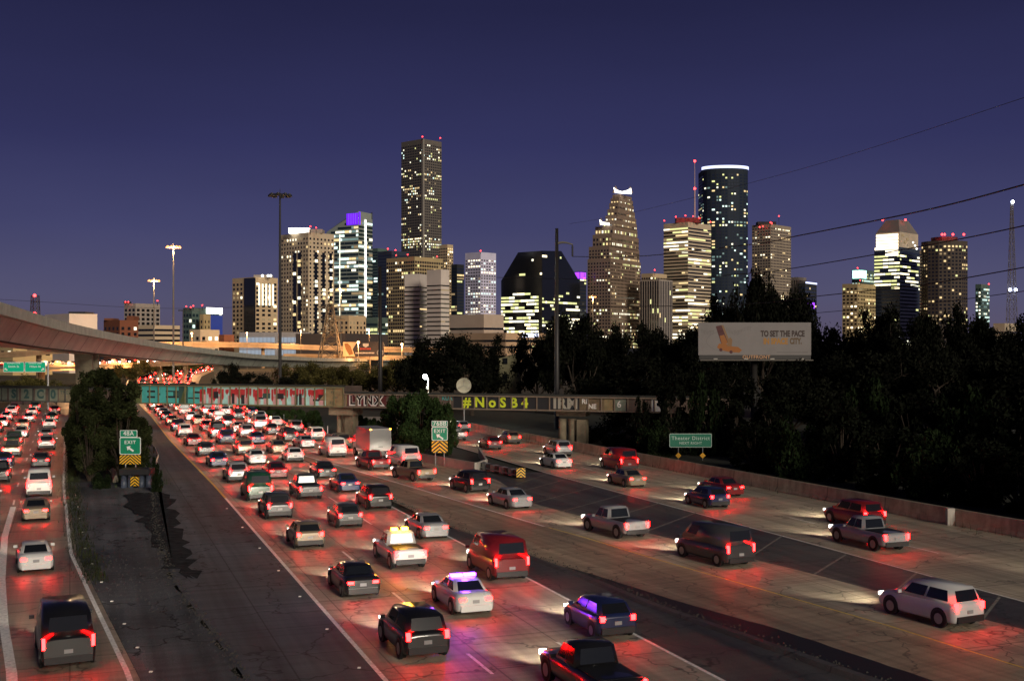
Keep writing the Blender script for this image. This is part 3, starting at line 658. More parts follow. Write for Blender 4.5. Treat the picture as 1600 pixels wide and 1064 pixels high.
# ------------------------------------------------------------------ curved flyover
FLP = [(-140, 96, 437), (-60, 100, 455), (0, 109, 471.6), (45, 124, 486), (90, 142, 500), (135, 163, 511), (180, 186, 521), (225, 212, 530), (271, 240, 538), (310, 262, 543), (349, 286, 548), (394, 316, 553), (438, 348, 556), (475, 380, 558), (510, 412, 559.5), (560, 470, 560), (610, 530, 560.5)]
fpts = [P(a, c, b) for a, b, c in FLP]
def smooth(pts, n):
    out = []
    for i in range(len(pts) - 1):
        p0, p1, p2, p3 = pts[max(i - 1, 0)], pts[i], pts[i + 1], pts[min(i + 2, len(pts) - 1)]
        for k in range(n):
            t = k / n
            out.append(.5 * ((2 * p1) + (-p0 + p2) * t + (2 * p0 - 5 * p1 + 4 * p2 - p3) * t * t + (-p0 + 3 * p1 - 3 * p2 + p3) * t ** 3))
    out.append(pts[-1]); return out
fs = smooth(fpts, 4)
fly = empty('flyover_ramp', (fs[0].x, fs[0].y, 0), 0, 'curved grey flyover ramp swooping over the bridge from the upper left', 'flyover')
FO = Vector((fs[0].x, fs[0].y, 0))
def sweep(pts, prof, nm, m, par, org, smooth_=False, closed=True):
    mb = MB(); rows = []
    for i, p in enumerate(pts):
        t = (pts[min(i + 1, len(pts) - 1)] - pts[max(i - 1, 0)]); t.z = 0; t.normalize(); n = Vector((-t.y, t.x, 0))
        rows.append([p + n * a + Vector((0, 0, b)) - org for a, b in prof])
    mb.grid(rows, closed=closed); return mb.build(nm, m, par, smooth_)
sweep(fs, [(0, 0), (.25, 0), (.35, -.95), (-.0, -.95)], 'parapet', M_par, fly, FO)
sweep(fs, [(8.6, 0), (8.85, 0), (8.85, -.95), (8.5, -.95)], 'parapet', M_par, fly, FO)
sweep(fs, [(-.05, -.96), (8.9, -.96), (8.9, -1.18), (-.05, -1.18)], 'deck', M_par, fly, FO)
gi = sweep(fs, [(.75, -1.18), (8.1, -1.18), (6.6, -3.3), (2.1, -3.3)], 'girder', M_steel, fly, FO)
sweep(fs, [(2.0, -3.3), (2.9, -3.3), (2.9, -3.38), (1.95, -3.38)], 'flange', M_seam, gi, FO)
acc = 0; nxt = 6
for i in range(1, len(fs)):
    sg = (fs[i] - fs[i - 1]).length; acc += sg
    if acc >= nxt:
        nxt += 11; t = (fs[i] - fs[i - 1]); t.z = 0; t.normalize(); n = Vector((-t.y, t.x, 0)); p = fs[i] - FO; w = t * .12
        mb = MB(); q = [p + n * .73 + Vector((0, 0, -1.2)), p + n * 2.07 + Vector((0, 0, -3.3))]
        o_ = n * -.05; mb.face([q[0] - w + o_, q[0] + w + o_, q[1] + w + o_, q[1] - w + o_]); mb.build('splice_seam', M_seam, gi)
        for r in (-.25, .0, .25):
            pass
# V shaped piers
for px, py, d in ((160, 588, 184), (366, 588, 298), (487, 600, 396)):
    base = Vector((GX(px, d), d + 3, 0)) - FO; k = min(range(len(fs)), key=lambda i: abs(fs[i].y - d)); top = fs[k] - FO; zt = top.z - 3.3
    t = (fs[min(k + 1, len(fs) - 1)] - fs[max(k - 1, 0)]); t.z = 0; t.normalize(); n = Vector((-t.y, t.x, 0)); ctr = top + n * 4.3; ctr.z = 0
    for s_ in (-1, 1):
        mb = MB(); e2 = ctr + t * 2.9 * s_; a2 = ctr + t * .45 * s_
        rows = []
        for q, z, w in ((a2, -.15, .75), (a2, 3.5, .75), (e2, zt, .65)):
            rows.append([Vector((q.x, q.y, z)) + t * w * x + n * 1.3 * y for x, y in ((-1, -1), (1, -1), (1, 1), (-1, 1))])
        mb.grid(rows, closed=True); mb.build('pier_leg', M_pier, fly)
lp = empty('parapet_lamp', fs[30], 0, 'small dark unlit lamp post standing on the flyover parapet', 'street lamp')
lp.location = P(286, 543, 250) + Vector((0, 0, -.3)); mb = MB(); hh = 60 * 250 / F
mb.tube([(0, 0, 0), (0, 0, hh)], [.16, .10], 8); mb.build('pole', M_dpole, lp); mb = MB(); mb.box(-.45, 0, hh, 1.1, .35, .22); mb.build('lamp_head', M_dpole, lp)

# ------------------------------------------------------------------ elevated roads in the distance
M_od = mat('deck_concrete_lamp_orange', (.46, .31, .17), .8, noise=.2, nscale=.2)  # orange street lamp light mixed into the concrete colour
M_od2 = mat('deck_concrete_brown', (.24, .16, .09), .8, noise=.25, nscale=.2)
def overpass(pts, width, mat_, label, cols=28, par=.95, slab=1.1):
    p3 = smooth([P(a, b, d) for a, b, d in pts], 6); o = empty('overpass', (p3[0].x, p3[0].y, 0), 0, label, 'overpass'); org = Vector((p3[0].x, p3[0].y, 0))
    sweep(p3, [(0, 0), (.25, 0), (.25, -par), (0, -par)], 'parapet', mat_, o, org)
    sweep(p3, [(width, 0), (width + .25, 0), (width + .25, -par), (width, -par)], 'parapet', mat_, o, org)
    sweep(p3, [(.3, -par), (width, -par), (width, -par - slab), (.3, -par - slab)], 'deck', mat_, o, org)
    acc = 0
    for i in range(1, len(p3)):
        acc += (p3[i] - p3[i - 1]).length
        if acc > cols:
            acc = 0; t = (p3[i] - p3[i - 1]); t.z = 0; t.normalize(); n = Vector((-t.y, t.x, 0)); q = p3[i] - org + n * width / 2
            mb = MB(); mb.tube([(q.x, q.y, -.15), (q.x, q.y, p3[i].z - par - slab)], 1.0, 10); mb.build('column', mat_, o)
    return p3
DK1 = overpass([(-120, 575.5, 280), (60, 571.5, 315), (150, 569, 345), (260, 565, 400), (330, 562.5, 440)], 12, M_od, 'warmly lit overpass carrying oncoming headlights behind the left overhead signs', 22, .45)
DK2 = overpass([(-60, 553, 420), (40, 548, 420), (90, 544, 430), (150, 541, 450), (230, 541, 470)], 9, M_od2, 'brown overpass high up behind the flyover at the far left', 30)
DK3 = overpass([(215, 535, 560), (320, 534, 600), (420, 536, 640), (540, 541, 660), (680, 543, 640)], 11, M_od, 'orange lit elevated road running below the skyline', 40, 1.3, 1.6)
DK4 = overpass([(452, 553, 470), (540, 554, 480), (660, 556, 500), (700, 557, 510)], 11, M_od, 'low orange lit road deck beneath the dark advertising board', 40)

# ------------------------------------------------------------------ masts, poles, wires
def lamp_point(par, loc_, power, col, size=.6):
    l = bpy.data.lights.new('lamp_light', 'POINT'); l.energy = power; l.color = col; l.specular_factor = 0.04 if power > 1000 else .6; l.shadow_soft_size = size
    o = bpy.data.objects.new('lamp_light', l); C.objects.link(o); o.parent = par; o.location = loc_; return o
M_sod = em('sodium_lamp', (1, .36, .10), 3.2, True)
M_sodsm = em('sodium_lamp_small', (1, .42, .14), 8)
def mast(px, py, d, r0, label, lit, pcol, n=8):
    top = P(px, py, d); o = empty('high_mast_light', (top.x, top.y, 0), 0, label, 'light mast', 'high mast lights'); h = top.z
    mb = MB(); mb.tube([(0, 0, -.15), (0, 0, h * .5), (0, 0, h)], [r0, r0 * .75, r0 * .45], 10); mb.build('pole', pcol, o)
    mb = MB(); mb.tube([(1.7 * math.cos(a), 1.7 * math.sin(a), h - .3) for a in [2 * math.pi * k / 16 for k in range(17)]], .09, 6)
    mb.tube([(-1.7, 0, h - .3), (1.7, 0, h - .3)], .07, 6); mb.tube([(0, -1.7, h - .3), (0, 1.7, h - .3)], .07, 6); mb.tube([(0, 0, h), (0, 0, h + .9)], .06, 6); mb.build('lamp_ring', pcol, o)
    for k in range(n):
        a = 2 * math.pi * k / n; mb = MB(); x, y = 2.1 * math.cos(a), 2.1 * math.sin(a)
        mb.tube([(x, y, h - .8), (x, y, h - .45), (x, y, h - .1)], [.62, .55, .2], 10); mb.build('lamp_head', M_sod if lit else pcol, o, True)
    if lit: lamp_point(o, (0, 0, h - 1.4), lit, (1, .60, .28), 1.5)
    return o
mast(437.5, 302, 255, .42, 'tall unlit dark mast with a ring of lamp heads behind the railway bridge', 0, M_dpole)
mast(271, 384, 400, .42, 'tallest lit orange mast light left of the skyline', 60000, M_lpole)
mast(240.5, 437, 500, .42, 'shorter looking lit orange mast light left of the tallest lit one', 60000, M_lpole)
mast(532.5, 451, 700, .45, 'lit orange mast light in front of the slanted glass tower', 130000, M_lpole)
mast(926, 463, 800, .45, 'lit orange mast light in front of the stepped stone tower', 130000, M_lpole)
def steel_pole(px, pyt, d, r, label, m=M_dpole):
    t = P(px, pyt, d); o = empty('utility_pole', (t.x, t.y, 0), 0, label, 'pole'); mb = MB(); mb.tube([(0, 0, -.15), (0, 0, t.z)], [r, r * .55], 12); mb.build('pole_shaft', m, o, True); return o, t
steel_pole(594, 417, 245, .5, 'plain dark steel pole rising behind the end of the main bridge girder')
tp, tt = steel_pole(870, 357, 172, .42, 'tall steel power pole with one curved arm behind the railway bridge', M_dpole)
s = 172 / F; q = lambda px, py: P(px, py, 172) - tp.location
mb = MB(); mb.tube([q(870, 380.5), q(878, 379), (q(886, 379.6)), q(895, 382.5)], [.2, .16, .13, .1], 8); mb.build('arm', M_lpole, tp)
mb = MB(); mb.tube([q(894.5, 383), q(894.5, 401)], .09, 8)
for k in range(8): mb.tube([q(894.5, 385 + 2 * k), q(894.5, 386 + 2 * k)], .17, 8)
mb.build('insulator', M_dpole, tp)
M_wire = mat('wire', (.012, .012, .014), .6)
def wire(pts, r, label):
    p3 = smooth([P(*p) for p in pts], 10); mb = MB(); mb.tube([p - p3[0] for p in p3], r, 5, cap=False); o = mb.build('power_line', M_wire); o.location = p3[0]
    tag(o, label, 'power line'); return o
wire([(894.5, 401, 172), (1000, 400.5, 150), (1174, 382, 115), (1250, 368, 100), (1440, 330, 75), (1600, 289, 60), (1800, 232, 48)], .05, 'dark power line hanging from the curved pole arm and rising to the right')
wire([(700, 432, 240), (990, 437, 172), (1174, 427, 130), (1250, 417.6, 118), (1440, 385, 92), (1600, 353, 75), (1800, 305, 60)], .045, 'dark power line second from the top at the right, passing the floodlit tower')
wire([(800, 478, 200), (990, 479, 172), (1180, 474, 140), (1276, 463, 125), (1440, 445, 100), (1600, 418, 82), (1800, 380, 66)], .045, 'dark power line third from the top at the right')
wire([(1200, 496, 190), (1293, 487.5, 170), (1450, 474, 140), (1600, 455, 118), (1800, 425, 95)], .04, 'lowest dark power line at the right above the tree tops')
wire([(890, 350, 170), (990, 332, 150), (1250, 265, 105), (1600, 153, 65), (1800, 80, 50)], .018, 'thin faint power line climbing highest across the sky at the right')
wire([(-100, 465, 260), (0, 468, 250), (100, 474, 255), (200, 480, 262), (300, 482, 275), (430, 478, 300)], .035, 'faint power line above the flyover at the left')
# lattice towers
def lattice(name, px, pyt, pyb, d, wt, wb, label, m, cat, nseg=8, r=.12, zb_=None):
    t = P(px, pyt, d); o = empty(name, (t.x, t.y, 0), 0, label, cat); h = t.z; mb = MB()
    W = lambda z: (wb + (wt - wb) * (z / h) ** .8) / 2
    for sx, sy in ((-1, -1), (1, -1), (1, 1), (-1, 1)): mb.tube([(sx * W(h * k / 6), sy * W(h * k / 6), h * k / 6) for k in range(7)], r, 5)
    mb.build('leg_frame', m, o); mb = MB()
    for k in range(nseg):
        z0, z1 = h * (k / nseg) ** .8, h * ((k + 1) / nseg) ** .8; a, b = W(z0), W(z1)
        for c0, c1 in (((-1, -1), (1, -1)), ((1, -1), (1, 1)), ((1, 1), (-1, 1)), ((-1, 1), (-1, -1))):
            mb.tube([(c0[0] * a, c0[1] * a, z0), (c1[0] * b, c1[1] * b, z1)], r * .6, 4, cap=False); mb.tube([(c1[0] * a, c1[1] * a, z0), (c0[0] * b, c0[1] * b, z1)], r * .6, 4, cap=False)
            mb.tube([(c0[0] * b, c0[1] * b, z1), (c1[0] * b, c1[1] * b, z1)], r * .6, 4, cap=False)
    mb.build('bracing', m, o); return o, h
M_lat = mat('lattice_steel', (.12, .095, .065), .6)
lo, h = lattice('power_pylon', 516, 476, 560, 455, 2.0, 11.5, 'brown lattice power pylon in front of the beige tower base', M_lat, 'pylon', 7, .22)
mb = MB()
for z, w in ((h - 1, 4.5), (h - 6, 6), (h - 11, 5)): mb.tube([(-w, 0, z), (w, 0, z)], .2, 6); mb.tube([(-w, 0, z), (0, 0, z + 1.5), (w, 0, z)], .12, 5)
mb.build('crossarm', M_lat, lo)
lo, h = lattice('radio_tower', 1581, 316, 510, 600, .9, 6.0, 'slim lattice radio tower with bluish white lights at the far right', M_lpole, 'radio tower', 18, .13)
def light_ball(par, x, y, z, r, m, nm='beacon'):
    mb = MB(); mb.tube([(x, y, z - r), (x, y, z - r * .5), (x, y, z + r * .5), (x, y, z + r)], [r * .4, r, r, r * .4], 8); return mb.build(nm, m, par, True)
for z, x in ((h, 0), (CH + 87 * 600 / F, -1.3), (CH + 87 * 600 / F, 1.6)): light_ball(lo, x, -1, z, .75, M_bluew)
lo, h = lattice('radio_tower', 55, 462, 500, 700, 3.5, 7, 'stubby lattice tower with red lamps at the far left above the flyover', M_dpole, 'radio tower', 9, .22)
for z in (h, h - 11): light_ball(lo, .5, -2, z, .9, M_red)

# ------------------------------------------------------------------ skyline
AVG = {}
def footprint(x0, xc, x1, d, phi):
    cp, sp_ = math.cos(R(phi)), math.sin(R(phi)); t0, tc_, t1 = (x0 - W0) / F, (xc - W0) / F, (x1 - W0) / F; X = tc_ * d
    a = (X - t0 * d) / (cp + t0 * sp_); den = sp_ - t1 * cp; b = (t1 * d - X) / max(den, .12) if x1 > xc else 14
    b = min(b, 90); c = Vector((X, d)); L_, Rr = c + Vector((-a * cp, a * sp_)), c + Vector((b * sp_, b * cp))
    return [c, Rr, Rr + L_ - c, L_]
STY = {
 'office': dict(fl=3.6, cw=2.8, wf=.60, hf=.48, lit=.26, row=.32, pal=('warm', 'warm', 'yel', 'yel', 'pale', 'dim', 'dim', 'dimc')),
 'band':   dict(fl=3.8, cw=4.0, wf=1.0, hf=.36, lit=.10, row=.15, pal=('warm', 'pale', 'dim', 'yel')),
 'resid':  dict(fl=3.3, cw=4.2, wf=.45, hf=.55, lit=.16, row=.0, pal=('warm', 'warmb', 'pale', 'dim', 'dim', 'dim')),
 'glass':  dict(fl=3.7, cw=3.0, wf=.86, hf=.55, lit=.14, row=.24, pal=('cool', 'pale', 'yel', 'warm', 'dimc', 'dim')),
}
def facade(A, B, z0, z1, st, rq, out, glass, quads, zlim=None, top=None):
    """window quads on the wall A->B (outward normal to the right of A->B). top(u) limits the height"""
    A, B = Vector(A), Vector(B); L_ = (B - A).length; t = (B - A) / L_; n = Vector((t.y, -t.x)); off = n * .12
    nr = max(1, int((z1 - z0) / st['fl'])); nc = max(1, int(L_ / st['cw'])); fh = (z1 - z0) / nr; cwid = L_ / nc
    m = (1 - st['wf']) / 2 * cwid
    for r in range(nr):
        zc = z0 + fh * (r + .5); za, zb2 = zc - fh * st['hf'] / 2, zc + fh * st['hf'] / 2
        fr_ = 1 - r / nr; rowlit = rq.random() < st['row'] * (.6 + .8 * (1 - fr_) if st.get('up') else 1)
        vis = zb2 > (zlim or 0)
        if not vis: continue
        rk = rq.choice(st['pal']); ru0, ru1 = sorted((rq.uniform(-.3, 1.2), rq.uniform(-.1, 1.4))); prev = None; c = 0
        zone = st.get('zones'); dens = st['lit']
        if zone:
            for (f0, f1, dl) in zone:
                if f0 <= r / nr < f1: dens = dl; rowlit = rowlit or rq.random() < dl
        while c < nc:
            u = (c + .5) / nc
            if top and zb2 > top(u): c += 1; continue
            k = (rk if rq.random() < .7 else rq.choice(st['pal'])) if (rowlit and ru0 < u < ru1 and rq.random() < .85) else None
            if not k:       # lit rooms cluster: a lit neighbour makes the next one likelier
                k = rq.choice(st['pal']) if rq.random() < (min(.75, dens * 2.6) if prev else dens * .62) else None
            prev = k
            span_ = 1
            if st['wf'] >= .85:     # ribbon windows merge into runs
                if k: span_ = rq.randint(1, 3)
                else: span_ = rq.randint(2, 6)
                span_ = min(span_, nc - c)
            a = c * cwid + (m if st['wf'] < .999 else 0); b = (c + span_) * cwid - (m if st['wf'] < .999 else 0)
            p, q2 = A + t * a + off, A + t * b + off
            quads.append((k, [(p.x, p.y, za), (q2.x, q2.y, za), (q2.x, q2.y, zb2), (p.x, p.y, zb2)]))
            c += span_
def emit_windows(par, quads, glass, cap, rq):
    lit = [q for q in quads if q[0]]; dark = [q for q in quads if not q[0]]
    def area(q): p = q[1]; return (Vector(p[1]) - Vector(p[0])).length * (p[2][2] - p[0][2]) * (1 if q[0][:3] == 'dim' else 3)
    lit.sort(key=area, reverse=True)
    for k, p in lit[:cap]:
        mb = MB(); mb.face(p); mb.build('lit_window', WL[k], par)
    mb = MB()
    for k, p in dark: mb.face(p, 0)
    for k, p in lit[cap:]: mb.face(p, 1 + WLK.index(k))
    if mb.f: o = mb.build('window_panes', [glass] + [WL[k] for k in WLK], par); o['kind'] = 'stuff'
def shape_tower(name, poly, z1, wall, glass, st, label, seed, cap=70, plinth=0, org=None, cat='tower', roofh=3.0, vis=None, red=1, z0=0, parent=None, dt=None):
    rq = random.Random(seed); o = parent or empty(name, (poly[0].x, poly[0].y, 0), 0, label, cat); og_ = Vector((o.location.x, o.location.y)); pl = [p - og_ for p in poly]
    mb = MB(); mb.prism([tuple(p) for p in pl], z0 if z0 else -.2, z1); mb.build('wall', wall, o)
    quads = []; n = len(pl); cen = sum(pl, Vector((0, 0))) / n
    for i in range(n):
        A, B = pl[i], pl[(i + 1) % n]; nr = Vector(((B - A).y, -(B - A).x)).normalized()
        if nr.dot((A + B) / 2 + og_) < 0:      # faces the viewer
            facade(A, B, max(z0, 0) + plinth, z1 - roofh, st, rq, .1, glass, quads, zlim=10)
    emit_windows(o, quads, glass, cap, rq)
    return o, og_, rq
def box_tower(x0, xc, x1, py, d, phi, wall, glass, sty, label, seed, cap=60, roof=(), red=(), mod=None, vz=None, name='tower_block', roofh=3.5, cat='tower'):
    poly = footprint(x0, xc, x1, d, phi); z1 = CH + (HY - py) * d / F
    st = dict(STY[sty]); st.update(mod or {})
    o, og_, rq = shape_tower(name, poly, z1, wall, glass, st, label, seed, cap, roofh=roofh, cat=cat)
    for (a, b, pyt, m) in roof:      # rooftop blocks between photo columns a, b
        s_ = d / F; cx = GX((a + b) / 2, d + 12); w = (b - a) * s_; zt = CH + (HY - pyt) * (d + 12) / F
        mb = MB(); mb.box(cx - og_.x, d + 14 - og_.y, (z1 + zt) / 2, w, 12, max(.8, zt - z1)); mb.build('roof_block', m, o)
    for (px, pyt) in red:
        p = P(px, pyt, d); light_ball(o, p.x - og_.x, p.y - og_.y, p.z, .0005 * d, M_red, 'aviation_light')
        mb = MB(); mb.tube([(p.x - og_.x, p.y - og_.y, z1 - 2), (p.x - og_.x, p.y - og_.y, p.z)], .25, 5); mb.build('light_stub', M_dpole, o)
    return o, og_, z1, poly
def wallq(o_, A, B, u0, u1, za, zb2, m, nm, off=.5):
    t = B - A; n_ = Vector((t.y, -t.x)).normalized() * off; a, b = A + t * u0 + n_, A + t * u1 + n_; mb = MB()
    mb.face([(a.x, a.y, za), (b.x, b.y, za), (b.x, b.y, zb2), (a.x, a.y, zb2)]); return mb.build(nm, m, o_)
def wallm(name, c, n=.12): return mat(name, c, .8, noise=n, nscale=.05)
m_tan = wallm('tan_stone', (.60, .45, .27)); m_beige = wallm('beige_stone', (.60, .48, .33)); m_brown = wallm('brown_stone', (.32, .24, .17)); m_grey = wallm('grey_stone', (.40, .34, .29))
m_white = wallm('white_stone', (.66, .58, .52)); m_dark = wallm('dark_frame', (.020, .022, .026)); m_lil = wallm('lilac_stone', (.74, .70, .88)); m_brick = wallm('brick', (.20, .07, .035)); m_green = wallm('green_grey', (.10, .16, .14))
m_ochre = wallm('ochre_stone', (.50, .38, .19)); m_glb = wallm('glass_frame_blue', (.035, .05, .085)); m_chase = wallm('dark_granite', (.15, .13, .11)); m_ser = wallm('rose_granite', (.23, .16, .115)); m_floor = wallm('pale_glass_frame', (.30, .34, .30))
PAL_W = ('warm', 'warmb', 'pale', 'dim')
# left background
box_tower(70, 108, 152, 490, 520, 45, m_white, M_glass_d, 'office', 'windowless pale block with a darker left side behind the flyover', 1, 0, mod=dict(lit=0, row=0, wf=.02, hf=.02, fl=30, cw=60), roof=((112, 138, 487.5, m_dark),))
box_tower(162, 187, 216, 500, 720, 40, m_brick, M_glass_d, 'resid', 'dark red brick building with stair turrets left of the mast lights', 2, 20, roof=((166, 179, 497.5, m_brick), (201, 211, 494, m_brick)), name='brick_building', cat='building')
box_tower(194, 212, 250, 474, 900, 30, m_grey, M_glass_d, 'resid', 'small grey apartment tower with an orange lit corner left of the tall mast', 3, 30, roof=((196, 200, 471, m_dark),), red=((196, 472), (200.5, 472), (246, 470)), mod=dict(wf=.6, hf=.6, lit=.05))
box_tower(215, 240, 281, 508, 760, 30, m_beige, M_glass_d, 'band', 'curved cream office block with dark window bands under the tallest lit mast', 4, 6, mod=dict(lit=.03, row=0, fl=3.4, hf=.42, cw=7), roofh=1.5, name='office_building', cat='building')
o, og_, z1, pl = box_tower(286, 300, 347, 481, 850, 35, m_green, M_glass_g, 'glass', 'blue green glass block with a glaring white roof band at the left of the skyline', 5, 40, red=((291, 479), (298, 480), (302, 478), (316, 477)), mod=dict(lit=.10, row=0, wf=.7, pal=('cool', 'pale')))
mb = MB(); a, b = pl[0] * .55 + pl[1] * .45 - og_, pl[1] - og_; nn = Vector(((b - a).y, -(b - a).x)).normalized() * .5
mb.face([(a.x + nn.x, a.y + nn.y, z1 - 4), (b.x + nn.x, b.y + nn.y, z1 - 4), (b.x + nn.x, b.y + nn.y, z1 + .6), (a.x + nn.x, a.y + nn.y, z1 + .6)]); mb.build('roof_glow', WL['white'], o)  # emitting strip makes the white roof edge glow, not a sign
mb = MB(); mb.face([(a.x + nn.x, a.y + nn.y, 0), (b.x + nn.x, b.y + nn.y, 0), (b.x + nn.x, b.y + nn.y, z1 - 5), (a.x + nn.x, a.y + nn.y, z1 - 5)]); mb.build('blue_panel', em('blue_facade', (.03, .07, .40), .5), o)
box_tower(312, 318, 329, 491, 840, 30, m_ochre, M_glass_d, 'office', 'narrow ochre block standing in front of the blue green glass block', 6, 6, mod=dict(lit=0, row=0, wf=.3), name='office_building', cat='building')
box_tower(296, 313, 343, 515, 700, 30, m_beige, M_glass_d, 'resid', 'low round fronted beige building with punched windows above the orange elevated road', 7, 20, name='office_building', cat='building')
box_tower(342, 350, 366, 523, 640, 30, m_brick, M_glass_d, 'band', 'low reddish building beside the round fronted beige one', 8, 4, name='office_building', cat='building', mod=dict(lit=.02))
box_tower(0 - 40, 20, 82, 528, 480, 35, m_ochre, M_glass_d, 'resid', 'ochre building with tall windows seen below the flyover at the far left', 9, 12, name='office_building', cat='building', roofh=1)
# towers from left to right
o, og_, z1, pl = box_tower(363, 398, 434, 433, 900, 42, m_tan, M_glass_d, 'resid', 'tan tower with a dark glass corner left of the dark unlit mast', 11, 60, roof=((398, 424, 430, m_grey),), mod=dict(cw=5, wf=.5, lit=.12))
c = pl[0] - og_; mb = MB(); a, b = c + (pl[3] - pl[0]) * .45, c + (pl[1] - pl[0]) * .03
mb.prism([tuple(a + Vector((-.2, -.5))), tuple(c + Vector((0, -.7))), tuple(b + Vector((.2, -.4))), tuple(c + Vector((0, 3)))], 0, z1 - .5); mb.build('glass_corner', M_glass_d, o)
for t in (.15, .3, .45, .6, .75):
    p = c + (pl[1] - pl[0]) * t; q_ = c + (pl[1] - pl[0]) * (t + .07); n_ = Vector((.25, -.4)); mb = MB()
    mb.face([(p.x + n_.x, p.y + n_.y, z1 - 22), (q_.x + n_.x, q_.y + n_.y, z1 - 22), (q_.x + n_.x, q_.y + n_.y, z1 - 5), (p.x + n_.x, p.y + n_.y, z1 - 5)]); mb.build('tall_window', WL['pale'], o)
for px in (410, 419, 423): p = P(px, 431, 903); light_ball(o, p.x - og_.x, p.y - og_.y, p.z, 1.0, WL['white'], 'roof_lamp')
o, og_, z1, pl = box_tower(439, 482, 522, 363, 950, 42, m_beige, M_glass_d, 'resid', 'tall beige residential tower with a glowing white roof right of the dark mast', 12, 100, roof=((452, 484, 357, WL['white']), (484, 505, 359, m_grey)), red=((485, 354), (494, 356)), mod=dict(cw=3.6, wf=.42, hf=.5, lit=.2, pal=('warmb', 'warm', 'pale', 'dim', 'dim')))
c = pl[0] - og_; dA, dB = (pl[3] - pl[0]), (pl[1] - pl[0]); rq = random.Random(77)
for side, dv in ((0, dA), (1, dB)):
    for t in ((.25, .42) if side == 0 else (.22, .52, .80)):
        nrm = Vector((-dv.y, dv.x)).normalized() * .4; nrm = nrm if nrm.y < 0 else -nrm; a, b = c + dv * t + nrm, c + dv * (t + .11) + nrm; mb = MB()
        mb.face([(a.x, a.y, 0), (b.x, b.y, 0), (b.x, b.y, z1 - 16), (a.x, a.y, z1 - 16)]); mb.build('balcony_bay', M_glass_d, o)
        z = 20
        while z < z1 - 20:
            if rq.random() < .5:
                mb = MB(); n2 = nrm * 1.4; mb.face([(a.x + n2.x, a.y + n2.y, z), (b.x + n2.x, b.y + n2.y, z), (b.x + n2.x, b.y + n2.y, z + 2.3), (a.x + n2.x, a.y + n2.y, z + 2.3)]); mb.build('lit_window', WL[rq.choice(('warmb', 'warm', 'pale', 'pale'))], o)
            z += rq.choice((3.4, 6.8, 10.2))
# slanted glass tower
def lathe_poly(cx, cy, rx, ry, n, a0=0, a1=360): return [Vector((cx + rx * math.cos(R(a0 + (a1 - a0) * k / n)), cy + ry * math.sin(R(a0 + (a1 - a0) * k / n)))) for k in range(n)]
d = 1200; pl = footprint(510, 560, 582, d, 30); zt = lambda py: CH + (HY - py) * d / F
o = empty('glass_tower', (pl[0].x, pl[0].y, 0), 0, 'slanted roof glass tower with a violet panel and a bright vertical white stripe', 'tower'); og_ = pl[0].copy(); pp_ = [p - og_ for p in pl]
mb = MB(); mb.prism([tuple(p) for p in pp_], -.2, [zt(330), zt(331), zt(340), zt(360)]); mb.build('wall', m_floor, o)
st = dict(STY['glass']); st.update(lit=.48, row=.8, wf=.9, hf=.58, fl=4.0, pal=('cool', 'pale', 'cool', 'warm', 'dimc', 'dimc', 'dim')); quads = []; rq = random.Random(5)
L0, L1 = pp_[3], pp_[0]
facade(L0, L1, 12, zt(334), st, rq, .1, None, quads, top=lambda u: zt(364 - 30 * u)); facade(pp_[0], pp_[1], 12, zt(345), st, rq, .1, None, quads)
emit_windows(o, quads, M_glass_g, 100, rq)
wallq(o, L0, L1, .64, 1.0, zt(351), zt(333), M_purple, 'violet_panel'); wallq(o, pp_[0], pp_[1], 0.0, .12, zt(351), zt(331), M_purple, 'violet_panel')
for k in range(1, 5): wallq(o, L0, L1, .64 + .07 * k, .645 + .07 * k, zt(350), zt(333), em('violet_mullion', (.3, .2, 1), 1.5) if k == 1 else bpy.data.materials['violet_mullion'], 'mullion', .6)
wallq(o, pp_[0], pp_[1], .42, .52, 14, zt(342), WL['white'], 'light_strip', .7)
wallq(o, L0, L1, .42, .445, 14, zt(365), WL['pale'], 'light_strip', .7)
q1 = pp_[1]; mb = MB(); mb.face([(q1.x - 9, q1.y - 6, zt(340)), (q1.x, q1.y - 1, zt(340)), (q1.x, q1.y - 1, zt(328))]); mb.face([(q1.x - 9, q1.y - 6, zt(340)), (q1.x, q1.y - 1, zt(328)), (q1.x - 2, q1.y + 4, zt(340))]); mb.face([(q1.x, q1.y - 1, zt(340)), (q1.x - 2, q1.y + 4, zt(340)), (q1.x, q1.y - 1, zt(328))]); mb.build('roof_spike', m_dark, o)
box_tower(578, 590, 606, 388, 1500, 40, m_green, M_glass_g, 'glass', 'dim pale green tower just right of the slanted glass tower', 14, 30, mod=dict(lit=.10, row=.05, pal=('cool', 'dimc')))
box_tower(590, 612, 640, 392, 1350, 40, m_glb, M_glass_b, 'glass', 'dark blue glass tower behind the plain dark steel pole', 15, 40, red=((606, 389), (618, 391)), mod=dict(lit=.06, row=.14))
oc, ogc, zc1, plc = box_tower(627, 661, 690, 217, 1560, 42, m_chase, M_glass_d, 'office', 'tallest dark granite tower with scattered lit windows', 16, 100, red=((660, 214), (688, 216)), mod=dict(cw=3.3, wf=.55, hf=.5, lit=.17, row=.12, zones=((.50, .545, .95), (.83, .86, .4), (.30, .34, .3), (.18, .22, .25)), pal=('pale', 'warm', 'warmb', 'yel', 'dim', 'cool')), roofh=6)
m_cor = wallm('pale_granite', (.30, .27, .23)); wallq(oc, plc[3] - ogc, plc[0] - ogc, .95, 1.0, 10, zc1, m_cor, 'corner_pilaster', .3); wallq(oc, plc[0] - ogc, plc[1] - ogc, .0, .06, 10, zc1, m_cor, 'corner_pilaster', .3)
